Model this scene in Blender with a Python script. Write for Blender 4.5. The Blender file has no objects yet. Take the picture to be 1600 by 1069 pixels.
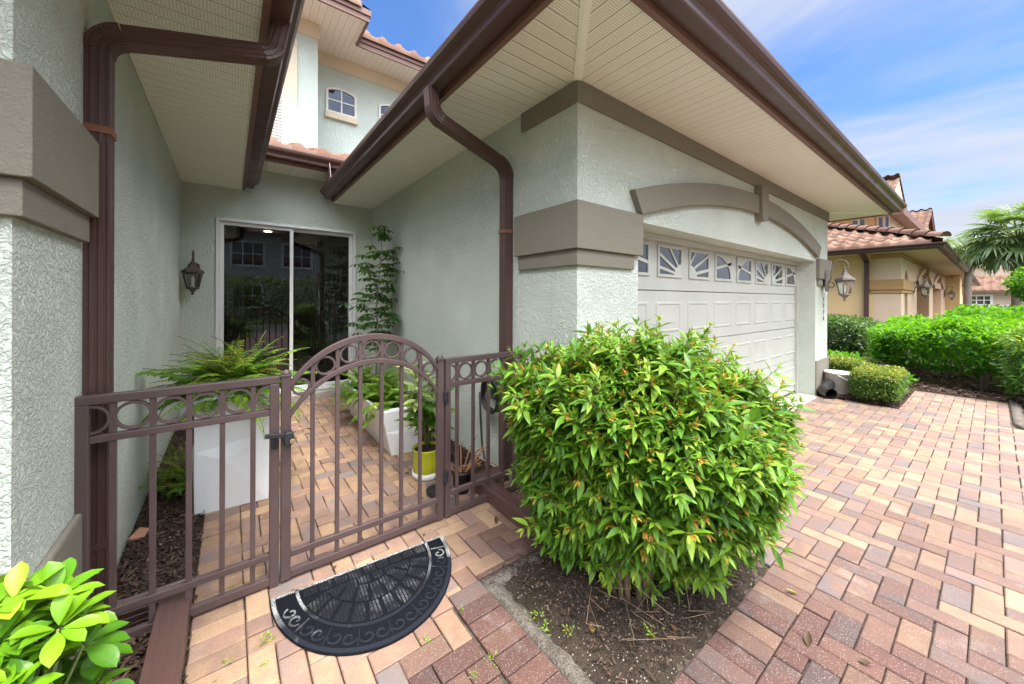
import bpy, bmesh, math, random
import numpy as np
from mathutils import Vector, Matrix
random.seed(7); RNG = np.random.default_rng(7)
S = bpy.context.scene
COL = S.collection
R = math.radians

# ------------------------------------------------------------------ camera
cd = bpy.data.cameras.new("camera"); cam = bpy.data.objects.new("camera", cd); COL.objects.link(cam)
YAW, ROLL = R(37.4), R(0.219)
fw = Vector((math.sin(YAW), math.cos(YAW), 0)); rt = Vector((math.cos(YAW), -math.sin(YAW), 0)); up = Vector((0, 0, 1))
r2 = rt*math.cos(ROLL)+up*math.sin(ROLL); u2 = up*math.cos(ROLL)-rt*math.sin(ROLL)
cam.matrix_world = Matrix(((r2.x, u2.x, -fw.x, 0), (r2.y, u2.y, -fw.y, 0), (r2.z, u2.z, -fw.z, 1.5), (0, 0, 0, 1)))
cd.sensor_width = 36; cd.lens = 575.92/1600*36; cd.shift_y = -67.1/1600; cd.clip_start = 0.05; cd.clip_end = 2000
S.camera = cam
# ------------------------------------------------------------------ sky, sun, exposure
SUN = Vector((0.03, -0.34, 0.95)).normalized()
W = bpy.data.worlds.new("World"); S.world = W; W.use_nodes = True
wn, wl = W.node_tree.nodes, W.node_tree.links
wn.clear()
def wnode(t, **k):
    n = wn.new(t)
    for a, b in k.items(): setattr(n, a, b)
    return n
wo = wnode('ShaderNodeOutputWorld'); bg = wnode('ShaderNodeBackground'); bg.inputs[1].default_value = 0.14
sky = wnode('ShaderNodeTexSky', sky_type='NISHITA', sun_disc=False)
sky.sun_elevation = math.asin(SUN.z); sky.sun_rotation = math.atan2(SUN.x, SUN.y); sky.dust_density = 0.6; sky.ozone_density = 2.0
tc = wnode('ShaderNodeTexCoord'); sp = wnode('ShaderNodeSeparateXYZ'); wl.new(tc.outputs['Generated'], sp.inputs[0])
def wmath(op, a, b=None, clamp=False):
    n = wnode('ShaderNodeMath', operation=op, use_clamp=clamp)
    for i, v in enumerate((a, b)):
        if v is None: continue
        if isinstance(v, (int, float)): n.inputs[i].default_value = v
        else: wl.new(v, n.inputs[i])
    return n.outputs[0]
zz = wmath('ADD', wmath('MAXIMUM', sp.outputs[2], 0.0), 0.14)
cx = wmath('DIVIDE', sp.outputs[0], zz); cy = wmath('DIVIDE', sp.outputs[1], zz)
cmb = wnode('ShaderNodeCombineXYZ'); wl.new(wmath('ADD', cx, 7.9), cmb.inputs[0]); wl.new(wmath('MULTIPLY', cy, 0.6), cmb.inputs[1])
nz = wnode('ShaderNodeTexNoise'); nz.inputs['Scale'].default_value = 0.95; nz.inputs['Detail'].default_value = 7; nz.inputs['Roughness'].default_value = 0.58; nz.inputs['Distortion'].default_value = 0.35
wl.new(cmb.outputs[0], nz.inputs['Vector'])
# broken overcast: unseen part overhead and behind the camera thickened and brightened as added fill light, thinner ahead, banks low on the horizon
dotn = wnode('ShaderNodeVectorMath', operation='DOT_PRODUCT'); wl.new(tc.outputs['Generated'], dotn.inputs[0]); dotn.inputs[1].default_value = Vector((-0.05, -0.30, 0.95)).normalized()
fill_dot = dotn.outputs['Value']
cov = wmath('ADD', nz.outputs[0], wmath('MULTIPLY', wmath('MAXIMUM', fill_dot, -0.2), 0.42))
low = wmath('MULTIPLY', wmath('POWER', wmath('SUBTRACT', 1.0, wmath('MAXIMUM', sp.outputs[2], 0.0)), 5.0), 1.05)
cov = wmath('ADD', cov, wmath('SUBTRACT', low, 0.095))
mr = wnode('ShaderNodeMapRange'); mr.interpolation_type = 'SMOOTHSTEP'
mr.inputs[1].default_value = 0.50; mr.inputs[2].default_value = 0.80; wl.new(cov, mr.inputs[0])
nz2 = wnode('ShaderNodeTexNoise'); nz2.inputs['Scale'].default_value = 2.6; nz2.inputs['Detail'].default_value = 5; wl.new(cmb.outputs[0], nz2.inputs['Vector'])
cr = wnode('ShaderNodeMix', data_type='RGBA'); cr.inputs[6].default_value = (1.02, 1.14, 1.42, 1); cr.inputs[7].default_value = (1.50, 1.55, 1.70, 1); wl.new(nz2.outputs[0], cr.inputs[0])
fill_glow = wnode('ShaderNodeMapRange'); fill_glow.interpolation_type = 'SMOOTHSTEP'; fill_glow.inputs[1].default_value = 0.45; fill_glow.inputs[2].default_value = 0.95; fill_glow.inputs[3].default_value = 1.0; fill_glow.inputs[4].default_value = 14.0; wl.new(fill_dot, fill_glow.inputs[0])  # boosts the unseen overhead clouds to light the entry; visible sky stays low
lit_ = wnode('ShaderNodeVectorMath', operation='SCALE'); wl.new(cr.outputs[2], lit_.inputs[0]); wl.new(fill_glow.outputs[0], lit_.inputs['Scale'])
warm = wnode('ShaderNodeMix', data_type='RGBA', blend_type='MULTIPLY'); warm.inputs[7].default_value = (1.06, 1.0, 0.90, 1); wl.new(wmath('MULTIPLY', wmath('SUBTRACT', fill_glow.outputs[0], 1.0), 0.2), warm.inputs[0]); wl.new(lit_.outputs[0], warm.inputs[6])
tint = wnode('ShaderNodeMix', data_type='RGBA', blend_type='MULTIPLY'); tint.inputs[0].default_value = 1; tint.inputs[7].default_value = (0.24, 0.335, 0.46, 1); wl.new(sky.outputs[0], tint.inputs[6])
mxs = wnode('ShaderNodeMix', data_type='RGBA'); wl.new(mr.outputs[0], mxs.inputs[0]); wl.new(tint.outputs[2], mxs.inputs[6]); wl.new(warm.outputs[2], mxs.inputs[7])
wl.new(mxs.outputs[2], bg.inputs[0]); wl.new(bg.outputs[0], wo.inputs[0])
ld = bpy.data.lights.new("sun", 'SUN'); ld.energy = 1.4; ld.angle = R(14); ld.color = (1.0, 0.95, 0.87)
lo = bpy.data.objects.new("sun", ld); COL.objects.link(lo); lo.rotation_euler = (-SUN).to_track_quat('-Z', 'Y').to_euler()
S.view_settings.view_transform = 'Standard'; S.view_settings.look = 'None'; S.view_settings.exposure = 2.08; S.view_settings.gamma = 1
S.cycles.diffuse_bounces = 6; S.cycles.max_bounces = 12; S.cycles.transparent_max_bounces = 16

# ------------------------------------------------------------------ materials
class NT:
    def __init__(s, name):
        s.m = bpy.data.materials.new(name); s.m.use_nodes = True
        s.t = s.m.node_tree; s.n = s.t.nodes; s.l = s.t.links; s.n.clear()
        s.out = s.n.new('ShaderNodeOutputMaterial'); s.b = s.n.new('ShaderNodeBsdfPrincipled'); s.l.new(s.b.outputs[0], s.out.inputs[0])
    def set(s, sock, v):
        if hasattr(v, 'is_output') : s.l.new(v, sock)
        elif isinstance(v, tuple) and len(v) == 3 and sock.type == 'RGBA': sock.default_value = (*v, 1)
        else: sock.default_value = v
    def P(s, **k):
        nm = dict(color='Base Color', rough='Roughness', metal='Metallic', spec='Specular IOR Level', normal='Normal', trans='Transmission Weight', ior='IOR', coat='Coat Weight', alpha='Alpha', em='Emission Color', ems='Emission Strength')
        for a, v in k.items(): s.set(s.b.inputs[nm[a]], v)
        return s
    def node(s, t, ins=None, **k):
        n = s.n.new(t)
        for a, b in k.items(): setattr(n, a, b)
        for i, v in (ins or {}).items(): s.set(n.inputs[i], v)
        return n
    def pos(s, scale=(1, 1, 1)):
        g = s.node('ShaderNodeNewGeometry')
        return s.node('ShaderNodeVectorMath', {0: g.outputs['Position'], 1: scale}, operation='MULTIPLY').outputs[0]
    def noise(s, scale, detail=3, rough=0.55, dist=0.0, vec=None, out=0):
        n = s.node('ShaderNodeTexNoise', {'Scale': scale, 'Detail': detail, 'Roughness': rough, 'Distortion': dist})
        s.l.new(vec if vec is not None else s.pos(), n.inputs['Vector']); return n.outputs[out]
    def vor(s, scale, feat='F1', out='Distance', vec=None, rnd=1.0):
        n = s.node('ShaderNodeTexVoronoi', {'Scale': scale, 'Randomness': rnd}, feature=feat)
        s.l.new(vec if vec is not None else s.pos(), n.inputs['Vector']); return n.outputs[out]
    def math(s, op, a, b=0.0, c=0.0, clamp=False):
        n = s.node('ShaderNodeMath', {0: a, 1: b, 2: c}, operation=op, use_clamp=clamp); return n.outputs[0]
    def rng(s, v, a, b, c=0.0, d=1.0, smooth=False):
        n = s.node('ShaderNodeMapRange', {0: v, 1: a, 2: b, 3: c, 4: d}); n.clamp = True
        if smooth: n.interpolation_type = 'SMOOTHSTEP'
        return n.outputs[0]
    def mix(s, f, a, b, blend='MIX'):
        n = s.node('ShaderNodeMix', data_type='RGBA', blend_type=blend)
        s.set(n.inputs[0], f); s.set(n.inputs[6], a); s.set(n.inputs[7], b); return n.outputs[2]
    def ramp(s, v, pts, interp='LINEAR'):
        n = s.node('ShaderNodeValToRGB', {0: v}); cr = n.color_ramp; cr.interpolation = interp
        while len(cr.elements) < len(pts): cr.elements.new(0.5)
        for e, (p, c) in zip(cr.elements, pts): e.position = p; e.color = (*c, 1)
        return n.outputs[0]
    def attr(s, name, out=2):
        return s.node('ShaderNodeAttribute', attribute_name=name).outputs[out]
    def bump(s, h, strength=0.5, dist=0.01, nrm=None):
        k = {'Strength': strength, 'Distance': dist, 'Height': h}
        if nrm is not None: k['Normal'] = nrm
        return s.node('ShaderNodeBump', k).outputs[0]
    def sep(s, v=None):
        return s.node('ShaderNodeSeparateXYZ', {0: v if v is not None else s.pos()}).outputs

def mat_stucco(name, col, rough_scale=40, bump=0.8, wear=0.10):
    t = NT(name)
    v = t.pos()
    n1 = t.noise(rough_scale, 4, 0.6, 1.2, v); n2 = t.noise(rough_scale*3.6, 3, 0.6, 0.2, v)
    h = t.math('ADD', t.rng(n1, 0.40, 0.62, 0, 1, True), t.math('MULTIPLY', n2, 0.55))
    big = t.noise(0.9, 4, 0.6, 0, v); fine = t.noise(70, 2, 0.5, 0, v)
    c2 = tuple(x*(1-wear*1.3) for x in col)
    c = t.mix(t.rng(big, 0.35, 0.7), col, c2)
    # grime streaks running down the wall
    st = t.noise(1.0, 4, 0.65, 0, t.pos((7, 7, 0.5)))
    c = t.mix(t.rng(st, 0.58, 0.80, 0, 0.16), c, tuple(x*0.55 for x in col))
    c = t.mix(t.rng(fine, 0.35, 0.7, 0, 0.10), c, tuple(x*0.5 for x in col))
    t.P(color=c, rough=0.9, spec=0.25, normal=t.bump(t.math('MULTIPLY', h, t.rng(t.noise(2.2, 3, 0.6, 0, v), 0.3, 0.7, 0.55, 1.1)), bump, 0.011)); return t.m
def mat_paint(name, col, rough=0.4, bumps=0.06, spec=0.5, dirt=0.15, metal=0.0):
    t = NT(name); v = t.pos()
    n = t.noise(3.0, 5, 0.65, 0.2, v); f = t.noise(180, 2, 0.5, 0, v); m = t.noise(28, 4, 0.7, 0, v)
    c = t.mix(t.rng(n, 0.35, 0.75, 0, dirt*1.6), col, tuple(min(1, x*1.7+0.02) for x in col))
    c = t.mix(t.rng(m, 0.52, 0.78, 0, dirt), c, tuple(x*0.45 for x in col))
    t.P(color=c, rough=t.rng(n, 0.3, 0.7, rough-0.08, rough+0.14), spec=spec, metal=metal, normal=t.bump(t.math('ADD', f, t.math('MULTIPLY', n, 0.6)), bumps, 0.004)); return t.m
def mat_soffit(name, axis, cx, col=(0.88, 0.87, 0.79)):
    """vented vinyl boards: a groove every 0.1 m along `axis`, two rows of punched slots between grooves"""
    t = NT(name); x, y, z = t.sep()
    a, b = (x, y) if axis == 0 else (y, x)
    fr = t.math('FRACT', t.math('MULTIPLY', t.math('ADD', a, 100.017), 10.0))
    gd = t.math('ABSOLUTE', t.math('SUBTRACT', fr, 0.5))
    groove = t.rng(gd, 0.43, 0.48, 0, 1, True)
    fa = t.math('ABSOLUTE', t.math('SUBTRACT', t.math('FRACT', t.math('MULTIPLY', fr, 7.0)), 0.5))
    fb = t.math('ABSOLUTE', t.math('SUBTRACT', t.math('FRACT', t.math('MULTIPLY', b, 66.0)), 0.5))
    hole = t.math('MULTIPLY', t.rng(fa, 0.16, 0.26, 1, 0), t.rng(fb, 0.16, 0.28, 1, 0))
    hole = t.math('MULTIPLY', hole, t.rng(gd, 0.36, 0.40, 1, 0))
    n = t.noise(1.6, 4, 0.6); n2 = t.noise(22, 3, 0.6)
    c = t.mix(t.rng(n, 0.35, 0.75, 0, 0.5), col, (col[0]*0.90, col[1]*0.88, col[2]*0.82))
    c = t.mix(t.rng(n2, 0.60, 0.80, 0, 0.25), c, (0.50, 0.45, 0.35))
    c = t.mix(t.math('MULTIPLY', hole, 0.6), c, (0.16, 0.14, 0.10))
    c = t.mix(t.math('MULTIPLY', groove, 0.6), c, (0.22, 0.19, 0.14))
    h = t.math('SUBTRACT', t.math('MULTIPLY', groove, -1.0), t.math('MULTIPLY', hole, 0.3))
    t.P(color=c, rough=0.55, spec=0.35, normal=t.bump(h, 0.6, 0.008)); return t.m
def mat_leaf(name, pts, rough=0.42, trans=0.35, spec=0.45, tcol=None):
    t = NT(name); v = t.attr('tint'); n = t.noise(9, 3, 0.6)
    c = t.ramp(v, pts)
    c = t.mix(t.rng(n, 0.4, 0.75, 0, 0.35), c, tuple(x*0.55 for x in pts[0][1]))
    fine = t.noise(130, 2, 0.5)
    t.P(color=c, rough=rough, spec=spec, normal=t.bump(fine, 0.25, 0.002))
    tr = t.node('ShaderNodeBsdfTranslucent', {0: t.mix(0.6, c, tcol or (0.30, 0.50, 0.05))})
    mx = t.node('ShaderNodeMixShader', {0: trans, 1: t.b.outputs[0], 2: tr.outputs[0]})
    t.l.new(mx.outputs[0], t.out.inputs[0]); return t.m
def mat_bark(name, a, b, scale=30):
    t = NT(name); n = t.noise(scale, 5, 0.65, 0.6); n2 = t.noise(scale*0.2, 3)
    t.P(color=t.mix(t.rng(t.math('ADD', n, t.math('MULTIPLY', n2, 0.4)), 0.5, 0.9), a, b), rough=0.9, normal=t.bump(n, 0.7, 0.01)); return t.m
def mat_soil(name, a, b, speck=(0.62, 0.58, 0.52), speckamt=0.5):
    t = NT(name); v = t.pos(); n = t.noise(6, 6, 0.7, 0, v); m = t.noise(45, 5, 0.7, 0.3, v); w = t.vor(95, 'F1', 'Distance', v); wc = t.vor(95, 'F1', 'Color', v)
    c = t.mix(t.rng(n, 0.35, 0.7), a, b)
    c = t.mix(t.rng(m, 0.45, 0.72, 0, 0.7), c, tuple(x*0.35 for x in a))
    pick = t.rng(t.sep(wc)[0], 0.86, 0.90)
    c = t.mix(t.math('MULTIPLY', t.math('MULTIPLY', pick, t.rng(w, 0.25, 0.38, 1, 0)), speckamt), c, speck)
    t.P(color=c, rough=0.95, spec=0.15, normal=t.bump(t.math('ADD', m, t.math('MULTIPLY', w, -0.6)), 0.9, 0.015)); return t.m
def mat_paver(name, kl=(1, 1, 1)):
    t = NT(name); v = t.pos(); tn = t.attr('tint'); tn2 = t.attr('tint2'); reg = t.attr('region')
    # flamed blends: each paver carries its own mix, drifting along its length
    fl = t.noise(7.0, 3, 0.6, 0.3, v)
    k = t.math('ADD', tn, t.math('MULTIPLY', t.math('SUBTRACT', fl, 0.5), 1.15))
    light = t.ramp(k, [(0.0, (0.121, 0.104, 0.103)), (0.14, (0.144, 0.111, 0.103)), (0.30, (0.172, 0.108, 0.088)), (0.48, (0.200, 0.126, 0.091)), (0.66, (0.238, 0.158, 0.102)), (1.0, (0.277, 0.190, 0.122))])
    red = t.ramp(k, [(0.0, (0.055, 0.039, 0.038)), (0.18, (0.062, 0.039, 0.036)), (0.36, (0.074, 0.034, 0.028)), (0.7, (0.084, 0.037, 0.029)), (1.0, (0.103, 0.057, 0.038))])
    light = t.mix(1.0, light, kl, 'MULTIPLY'); c = t.mix(reg, light, red)
    c = t.mix(1.0, c, t.ramp(tn2, [(0, (0.82, 0.82, 0.82)), (1, (1.12, 1.12, 1.12))]), 'MULTIPLY')
    f = t.noise(120, 3, 0.65, 0, v); f2 = t.noise(420, 2, 0.6, 0, v)
    c = t.mix(t.rng(f, 0.40, 0.72, 0, 0.45), c, (0.14, 0.10, 0.085))
    wc = t.vor(240, 'F1', 'Color', v); wd = t.vor(240, 'F1', 'Distance', v)
    pick = t.math('MULTIPLY', t.rng(t.sep(wc)[0], 0.80, 0.84), t.rng(wd, 0.25, 0.45, 1, 0))
    c = t.mix(t.math('MULTIPLY', pick, t.math('ADD', 0.10, t.math('MULTIPLY', reg, 0.22))), c, (0.66, 0.60, 0.54))
    st = t.noise(1.3, 6, 0.7, 0.6, v); c = t.mix(t.rng(st, 0.52, 0.76, 0, 0.42), c, (0.10, 0.078, 0.066)); sp2 = t.noise(17, 4, 0.7, 0, v); c = t.mix(t.rng(sp2, 0.66, 0.74, 0, 0.5), c, (0.07, 0.055, 0.048)); ef = t.noise(3.3, 5, 0.7, 0, v); c = t.mix(t.rng(ef, 0.58, 0.75, 0, 0.22), c, (0.42, 0.39, 0.36))
    t.P(color=c, rough=t.rng(f, 0.3, 0.7, 0.72, 0.92), spec=0.3, normal=t.bump(t.math('ADD', f, t.math('MULTIPLY', f2, 0.6)), 0.5, 0.004)); return t.m
def mat_tile(name, cols):
    t = NT(name); tn = t.attr('tint'); n = t.noise(7, 4, 0.65); m = t.noise(40, 4, 0.7)
    c = t.ramp(t.math('ADD', tn, t.math('MULTIPLY', t.math('SUBTRACT', n, 0.5), 0.6)), cols)
    c = t.mix(t.rng(m, 0.5, 0.8, 0, 0.5), c, (0.12, 0.08, 0.06))
    t.P(color=c, rough=0.85, spec=0.25, normal=t.bump(m, 0.5, 0.01)); return t.m
def mat_glass(name, tintc=(0.8, 0.85, 0.85), base=0.06, rough=0.01):
    t = NT(name)
    fr = t.node('ShaderNodeFresnel', {0: 1.5}); g = t.node('ShaderNodeBsdfGlossy', {0: (0.95, 0.97, 1.0), 1: rough}); tr = t.node('ShaderNodeBsdfTransparent', {0: tintc})
    mx = t.node('ShaderNodeMixShader', {0: t.math('ADD', fr.outputs[0], base), 1: tr.outputs[0], 2: g.outputs[0]}); t.l.new(mx.outputs[0], t.out.inputs[0]); return t.m

M = {}
SAGE = (0.655, 0.712, 0.622)
M['stucco'] = mat_stucco('sage_stucco', SAGE)
M['stucco_far'] = mat_stucco('upper_stucco', (0.60, 0.70, 0.64), 30, 0.5)
M['taupe'] = mat_stucco('taupe_trim', (0.225, 0.207, 0.165), 60, 0.35)
M['cream'] = mat_stucco('cream_trim', (0.72, 0.65, 0.50), 70, 0.25)
M['white_trim'] = mat_paint('white_trim', (0.72, 0.71, 0.66), 0.5)
M['soffit_x'] = mat_soffit('vented_soffit_front', 0, 0)
M['soffit_y'] = mat_soffit('vented_soffit_side', 1, 0)
M['soffit_plain'] = mat_paint('soffit_strip', (0.88, 0.87, 0.79), 0.5)
M['gutter'] = mat_paint('brown_aluminium', (0.078, 0.041, 0.035), 0.36, 0.03, 0.5, 0.07)
M['fascia'] = mat_paint('brown_fascia', (0.15, 0.077, 0.057), 0.45, 0.06, 0.5, 0.2)
M['fence'] = mat_paint('brown_fence_paint', (0.074, 0.048, 0.046), 0.42, 0.05, 0.5, 0.22)
M['gdoor'] = mat_paint('garage_door_paint', (0.42, 0.435, 0.39), 0.45, 0.05, 0.4, 0.14)
M['alu'] = mat_paint('white_aluminium', (0.68, 0.69, 0.68), 0.35, 0.02, 0.5, 0.08)
M['black'] = mat_paint('black_metal', (0.018, 0.02, 0.024), 0.35, 0.05, 0.5, 0.3)
M['brass'] = mat_paint('worn_brass', (0.36, 0.27, 0.15), 0.4, 0.05, 0.5, 0.3, 0.7)
M['rust'] = mat_paint('rusty_strap', (0.19, 0.075, 0.04), 0.6, 0.1, 0.4, 0.4)
M['bronze'] = mat_paint('dark_bronze', (0.060, 0.042, 0.032), 0.5, 0.15, 0.5, 0.4)
M['pewter'] = mat_paint('weathered_pewter', (0.15, 0.128, 0.108), 0.6, 0.2, 0.4, 0.5)
M['white'] = mat_paint('white_planter', (0.84, 0.86, 0.88), 0.35, 0.03, 0.5, 0.10)
M['lime'] = mat_paint('lime_glaze', (0.44, 0.46, 0.022), 0.15, 0.02, 0.6, 0.08)
M['soil'] = mat_soil('bed_soil', (0.036, 0.026, 0.019), (0.060, 0.045, 0.033))
M['mulchbase'] = mat_soil('mulch_soil', (0.040, 0.024, 0.016), (0.075, 0.047, 0.032), speckamt=0.25)
M['sand'] = mat_soil('joint_sand', (0.085, 0.065, 0.05), (0.14, 0.11, 0.085), speckamt=0.15)
M['lawn'] = mat_soil('lawn_ground', (0.085, 0.088, 0.05), (0.12, 0.118, 0.075), speckamt=0.0)
M['concrete'] = mat_soil('concrete', (0.44, 0.40, 0.345), (0.50, 0.46, 0.40), (0.62, 0.60, 0.56), 0.4)
M['curb'] = mat_soil('curb_concrete', (0.10, 0.082, 0.066), (0.185, 0.165, 0.14), (0.30, 0.28, 0.25), 0.4)
M['asphalt'] = mat_soil('asphalt', (0.05, 0.05, 0.05), (0.065, 0.064, 0.062), speckamt=0.1)
M['paver'] = mat_paver('flamed_pavers'); M['paver_cream'] = mat_paver('cream_pavers', (1.48, 1.45, 1.36))
M['tile'] = mat_tile('terracotta_tile', [(0.0, (0.090, 0.049, 0.034)), (0.35, (0.150, 0.081, 0.057)), (0.7, (0.198, 0.120, 0.087)), (1.0, (0.228, 0.156, 0.116))])
M['tile_far'] = mat_tile('rosy_tile', [(0.0, (0.092, 0.047, 0.033)), (0.35, (0.140, 0.075, 0.052)), (0.7, (0.184, 0.109, 0.075)), (1.0, (0.216, 0.145, 0.102))])
M['glass'] = mat_glass('door_glass', (0.62, 0.66, 0.66), 0.05)
M['glass_lamp'] = mat_glass('lamp_glass', (0.9, 0.9, 0.86), 0.10, 0.05)
M['glass_win'] = mat_glass('window_glass', (0.35, 0.40, 0.45), 0.16)
def mat_flat(name, col, rough=0.6, **k): return NT(name).P(color=col, rough=rough, **k).m
M['dark'] = mat_paint('dark_interior', (0.030, 0.027, 0.025), 0.8)
M['room'] = mat_paint('room_paint', (0.13, 0.11, 0.09), 0.8)
M['curtain'] = mat_paint('dark_curtain', (0.075, 0.06, 0.045), 0.9)
M['screen'] = mat_flat('insect_screen', (0.015, 0.016, 0.017), 0.9)
M['lit'] = NT('lit_lamp').P(color=(1, 0.9, 0.7), em=(1.0, 0.72, 0.38), ems=5.0).m
M['tan'] = mat_stucco('tan_stucco', (0.72, 0.51, 0.265), 30, 0.4)
M['tan_light'] = mat_stucco('peach_stucco', (0.68, 0.51, 0.36), 30, 0.3)
M['tan_band'] = mat_stucco('ochre_band', (0.46, 0.275, 0.125), 60, 0.2)
M['tan_door'] = mat_paint('ochre_garage_door', (0.60, 0.36, 0.15), 0.5)
M['beige'] = mat_stucco('beige_stucco', (0.58, 0.46, 0.35), 30, 0.3)
M['peach_soffit'] = mat_paint('peach_soffit', (0.66, 0.52, 0.38), 0.6)
M['stem'] = mat_bark('woody_stem', (0.14, 0.09, 0.055), (0.26, 0.18, 0.11))
M['greystem'] = mat_bark('grey_trunk', (0.20, 0.17, 0.14), (0.34, 0.30, 0.26), 14)
M['greenstem'] = mat_bark('green_stem', (0.12, 0.16, 0.05), (0.20, 0.22, 0.08))
M['chip'] = NT('bark_chip'); 
t = M['chip']; t.P(color=t.ramp(t.attr('tint'), [(0, (0.020, 0.012, 0.009)), (0.5, (0.060, 0.034, 0.022)), (0.85, (0.12, 0.075, 0.05)), (1, (0.24, 0.18, 0.13))]), rough=0.95); M['chip'] = t.m
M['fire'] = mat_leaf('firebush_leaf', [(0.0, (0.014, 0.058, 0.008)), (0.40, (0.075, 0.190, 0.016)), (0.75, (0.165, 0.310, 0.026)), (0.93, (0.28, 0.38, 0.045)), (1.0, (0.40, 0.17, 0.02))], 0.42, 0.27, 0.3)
M['schef'] = mat_leaf('schefflera_leaf', [(0.0, (0.015, 0.065, 0.008)), (0.4, (0.085, 0.24, 0.010)), (0.8, (0.20, 0.37, 0.012)), (1.0, (0.36, 0.38, 0.03))], 0.36, 0.22, 0.28, (0.5, 0.7, 0.05))
M['fern'] = mat_leaf('fern_leaf', [(0.0, (0.04, 0.12, 0.012)), (0.5, (0.13, 0.31, 0.025)), (0.85, (0.27, 0.45, 0.04)), (1.0, (0.42, 0.40, 0.05))], 0.5, 0.4, 0.25)
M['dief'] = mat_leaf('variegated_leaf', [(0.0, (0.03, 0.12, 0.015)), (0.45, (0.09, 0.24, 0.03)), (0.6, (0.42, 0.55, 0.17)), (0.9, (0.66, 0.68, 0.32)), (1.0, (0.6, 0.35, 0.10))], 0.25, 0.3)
M['arbor'] = mat_leaf('dark_glossy_leaf', [(0.0, (0.012, 0.045, 0.01)), (0.7, (0.03, 0.095, 0.018)), (1.0, (0.07, 0.17, 0.03))], 0.25, 0.25)
M['box'] = mat_leaf('boxwood_leaf', [(0.0, (0.03, 0.075, 0.012)), (0.5, (0.10, 0.175, 0.020)), (0.8, (0.28, 0.275, 0.03)), (1.0, (0.44, 0.33, 0.04))], 0.4, 0.3)
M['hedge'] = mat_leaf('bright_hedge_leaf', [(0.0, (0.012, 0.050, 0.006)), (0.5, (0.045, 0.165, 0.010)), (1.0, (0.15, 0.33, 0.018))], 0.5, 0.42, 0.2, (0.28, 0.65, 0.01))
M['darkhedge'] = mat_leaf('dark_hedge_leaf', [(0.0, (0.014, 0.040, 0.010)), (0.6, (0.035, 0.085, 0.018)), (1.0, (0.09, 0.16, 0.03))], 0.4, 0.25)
M['palm'] = mat_leaf('palm_leaf', [(0.0, (0.04, 0.085, 0.03)), (0.5, (0.11, 0.185, 0.06)), (0.85, (0.22, 0.28, 0.10)), (1.0, (0.36, 0.30, 0.13))], 0.4, 0.3)
M['dry'] = mat_bark('dry_twigs', (0.26, 0.12, 0.055), (0.42, 0.22, 0.11))
M['blackplastic'] = mat_paint('black_plastic', (0.014, 0.014, 0.015), 0.3, 0.05, 0.5, 0.2)
M['terracotta'] = mat_paint('clay_shard', (0.40, 0.20, 0.13), 0.8)
M['greywall'] = mat_stucco('grey_stucco', (0.52, 0.52, 0.48), 30, 0.3)

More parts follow.
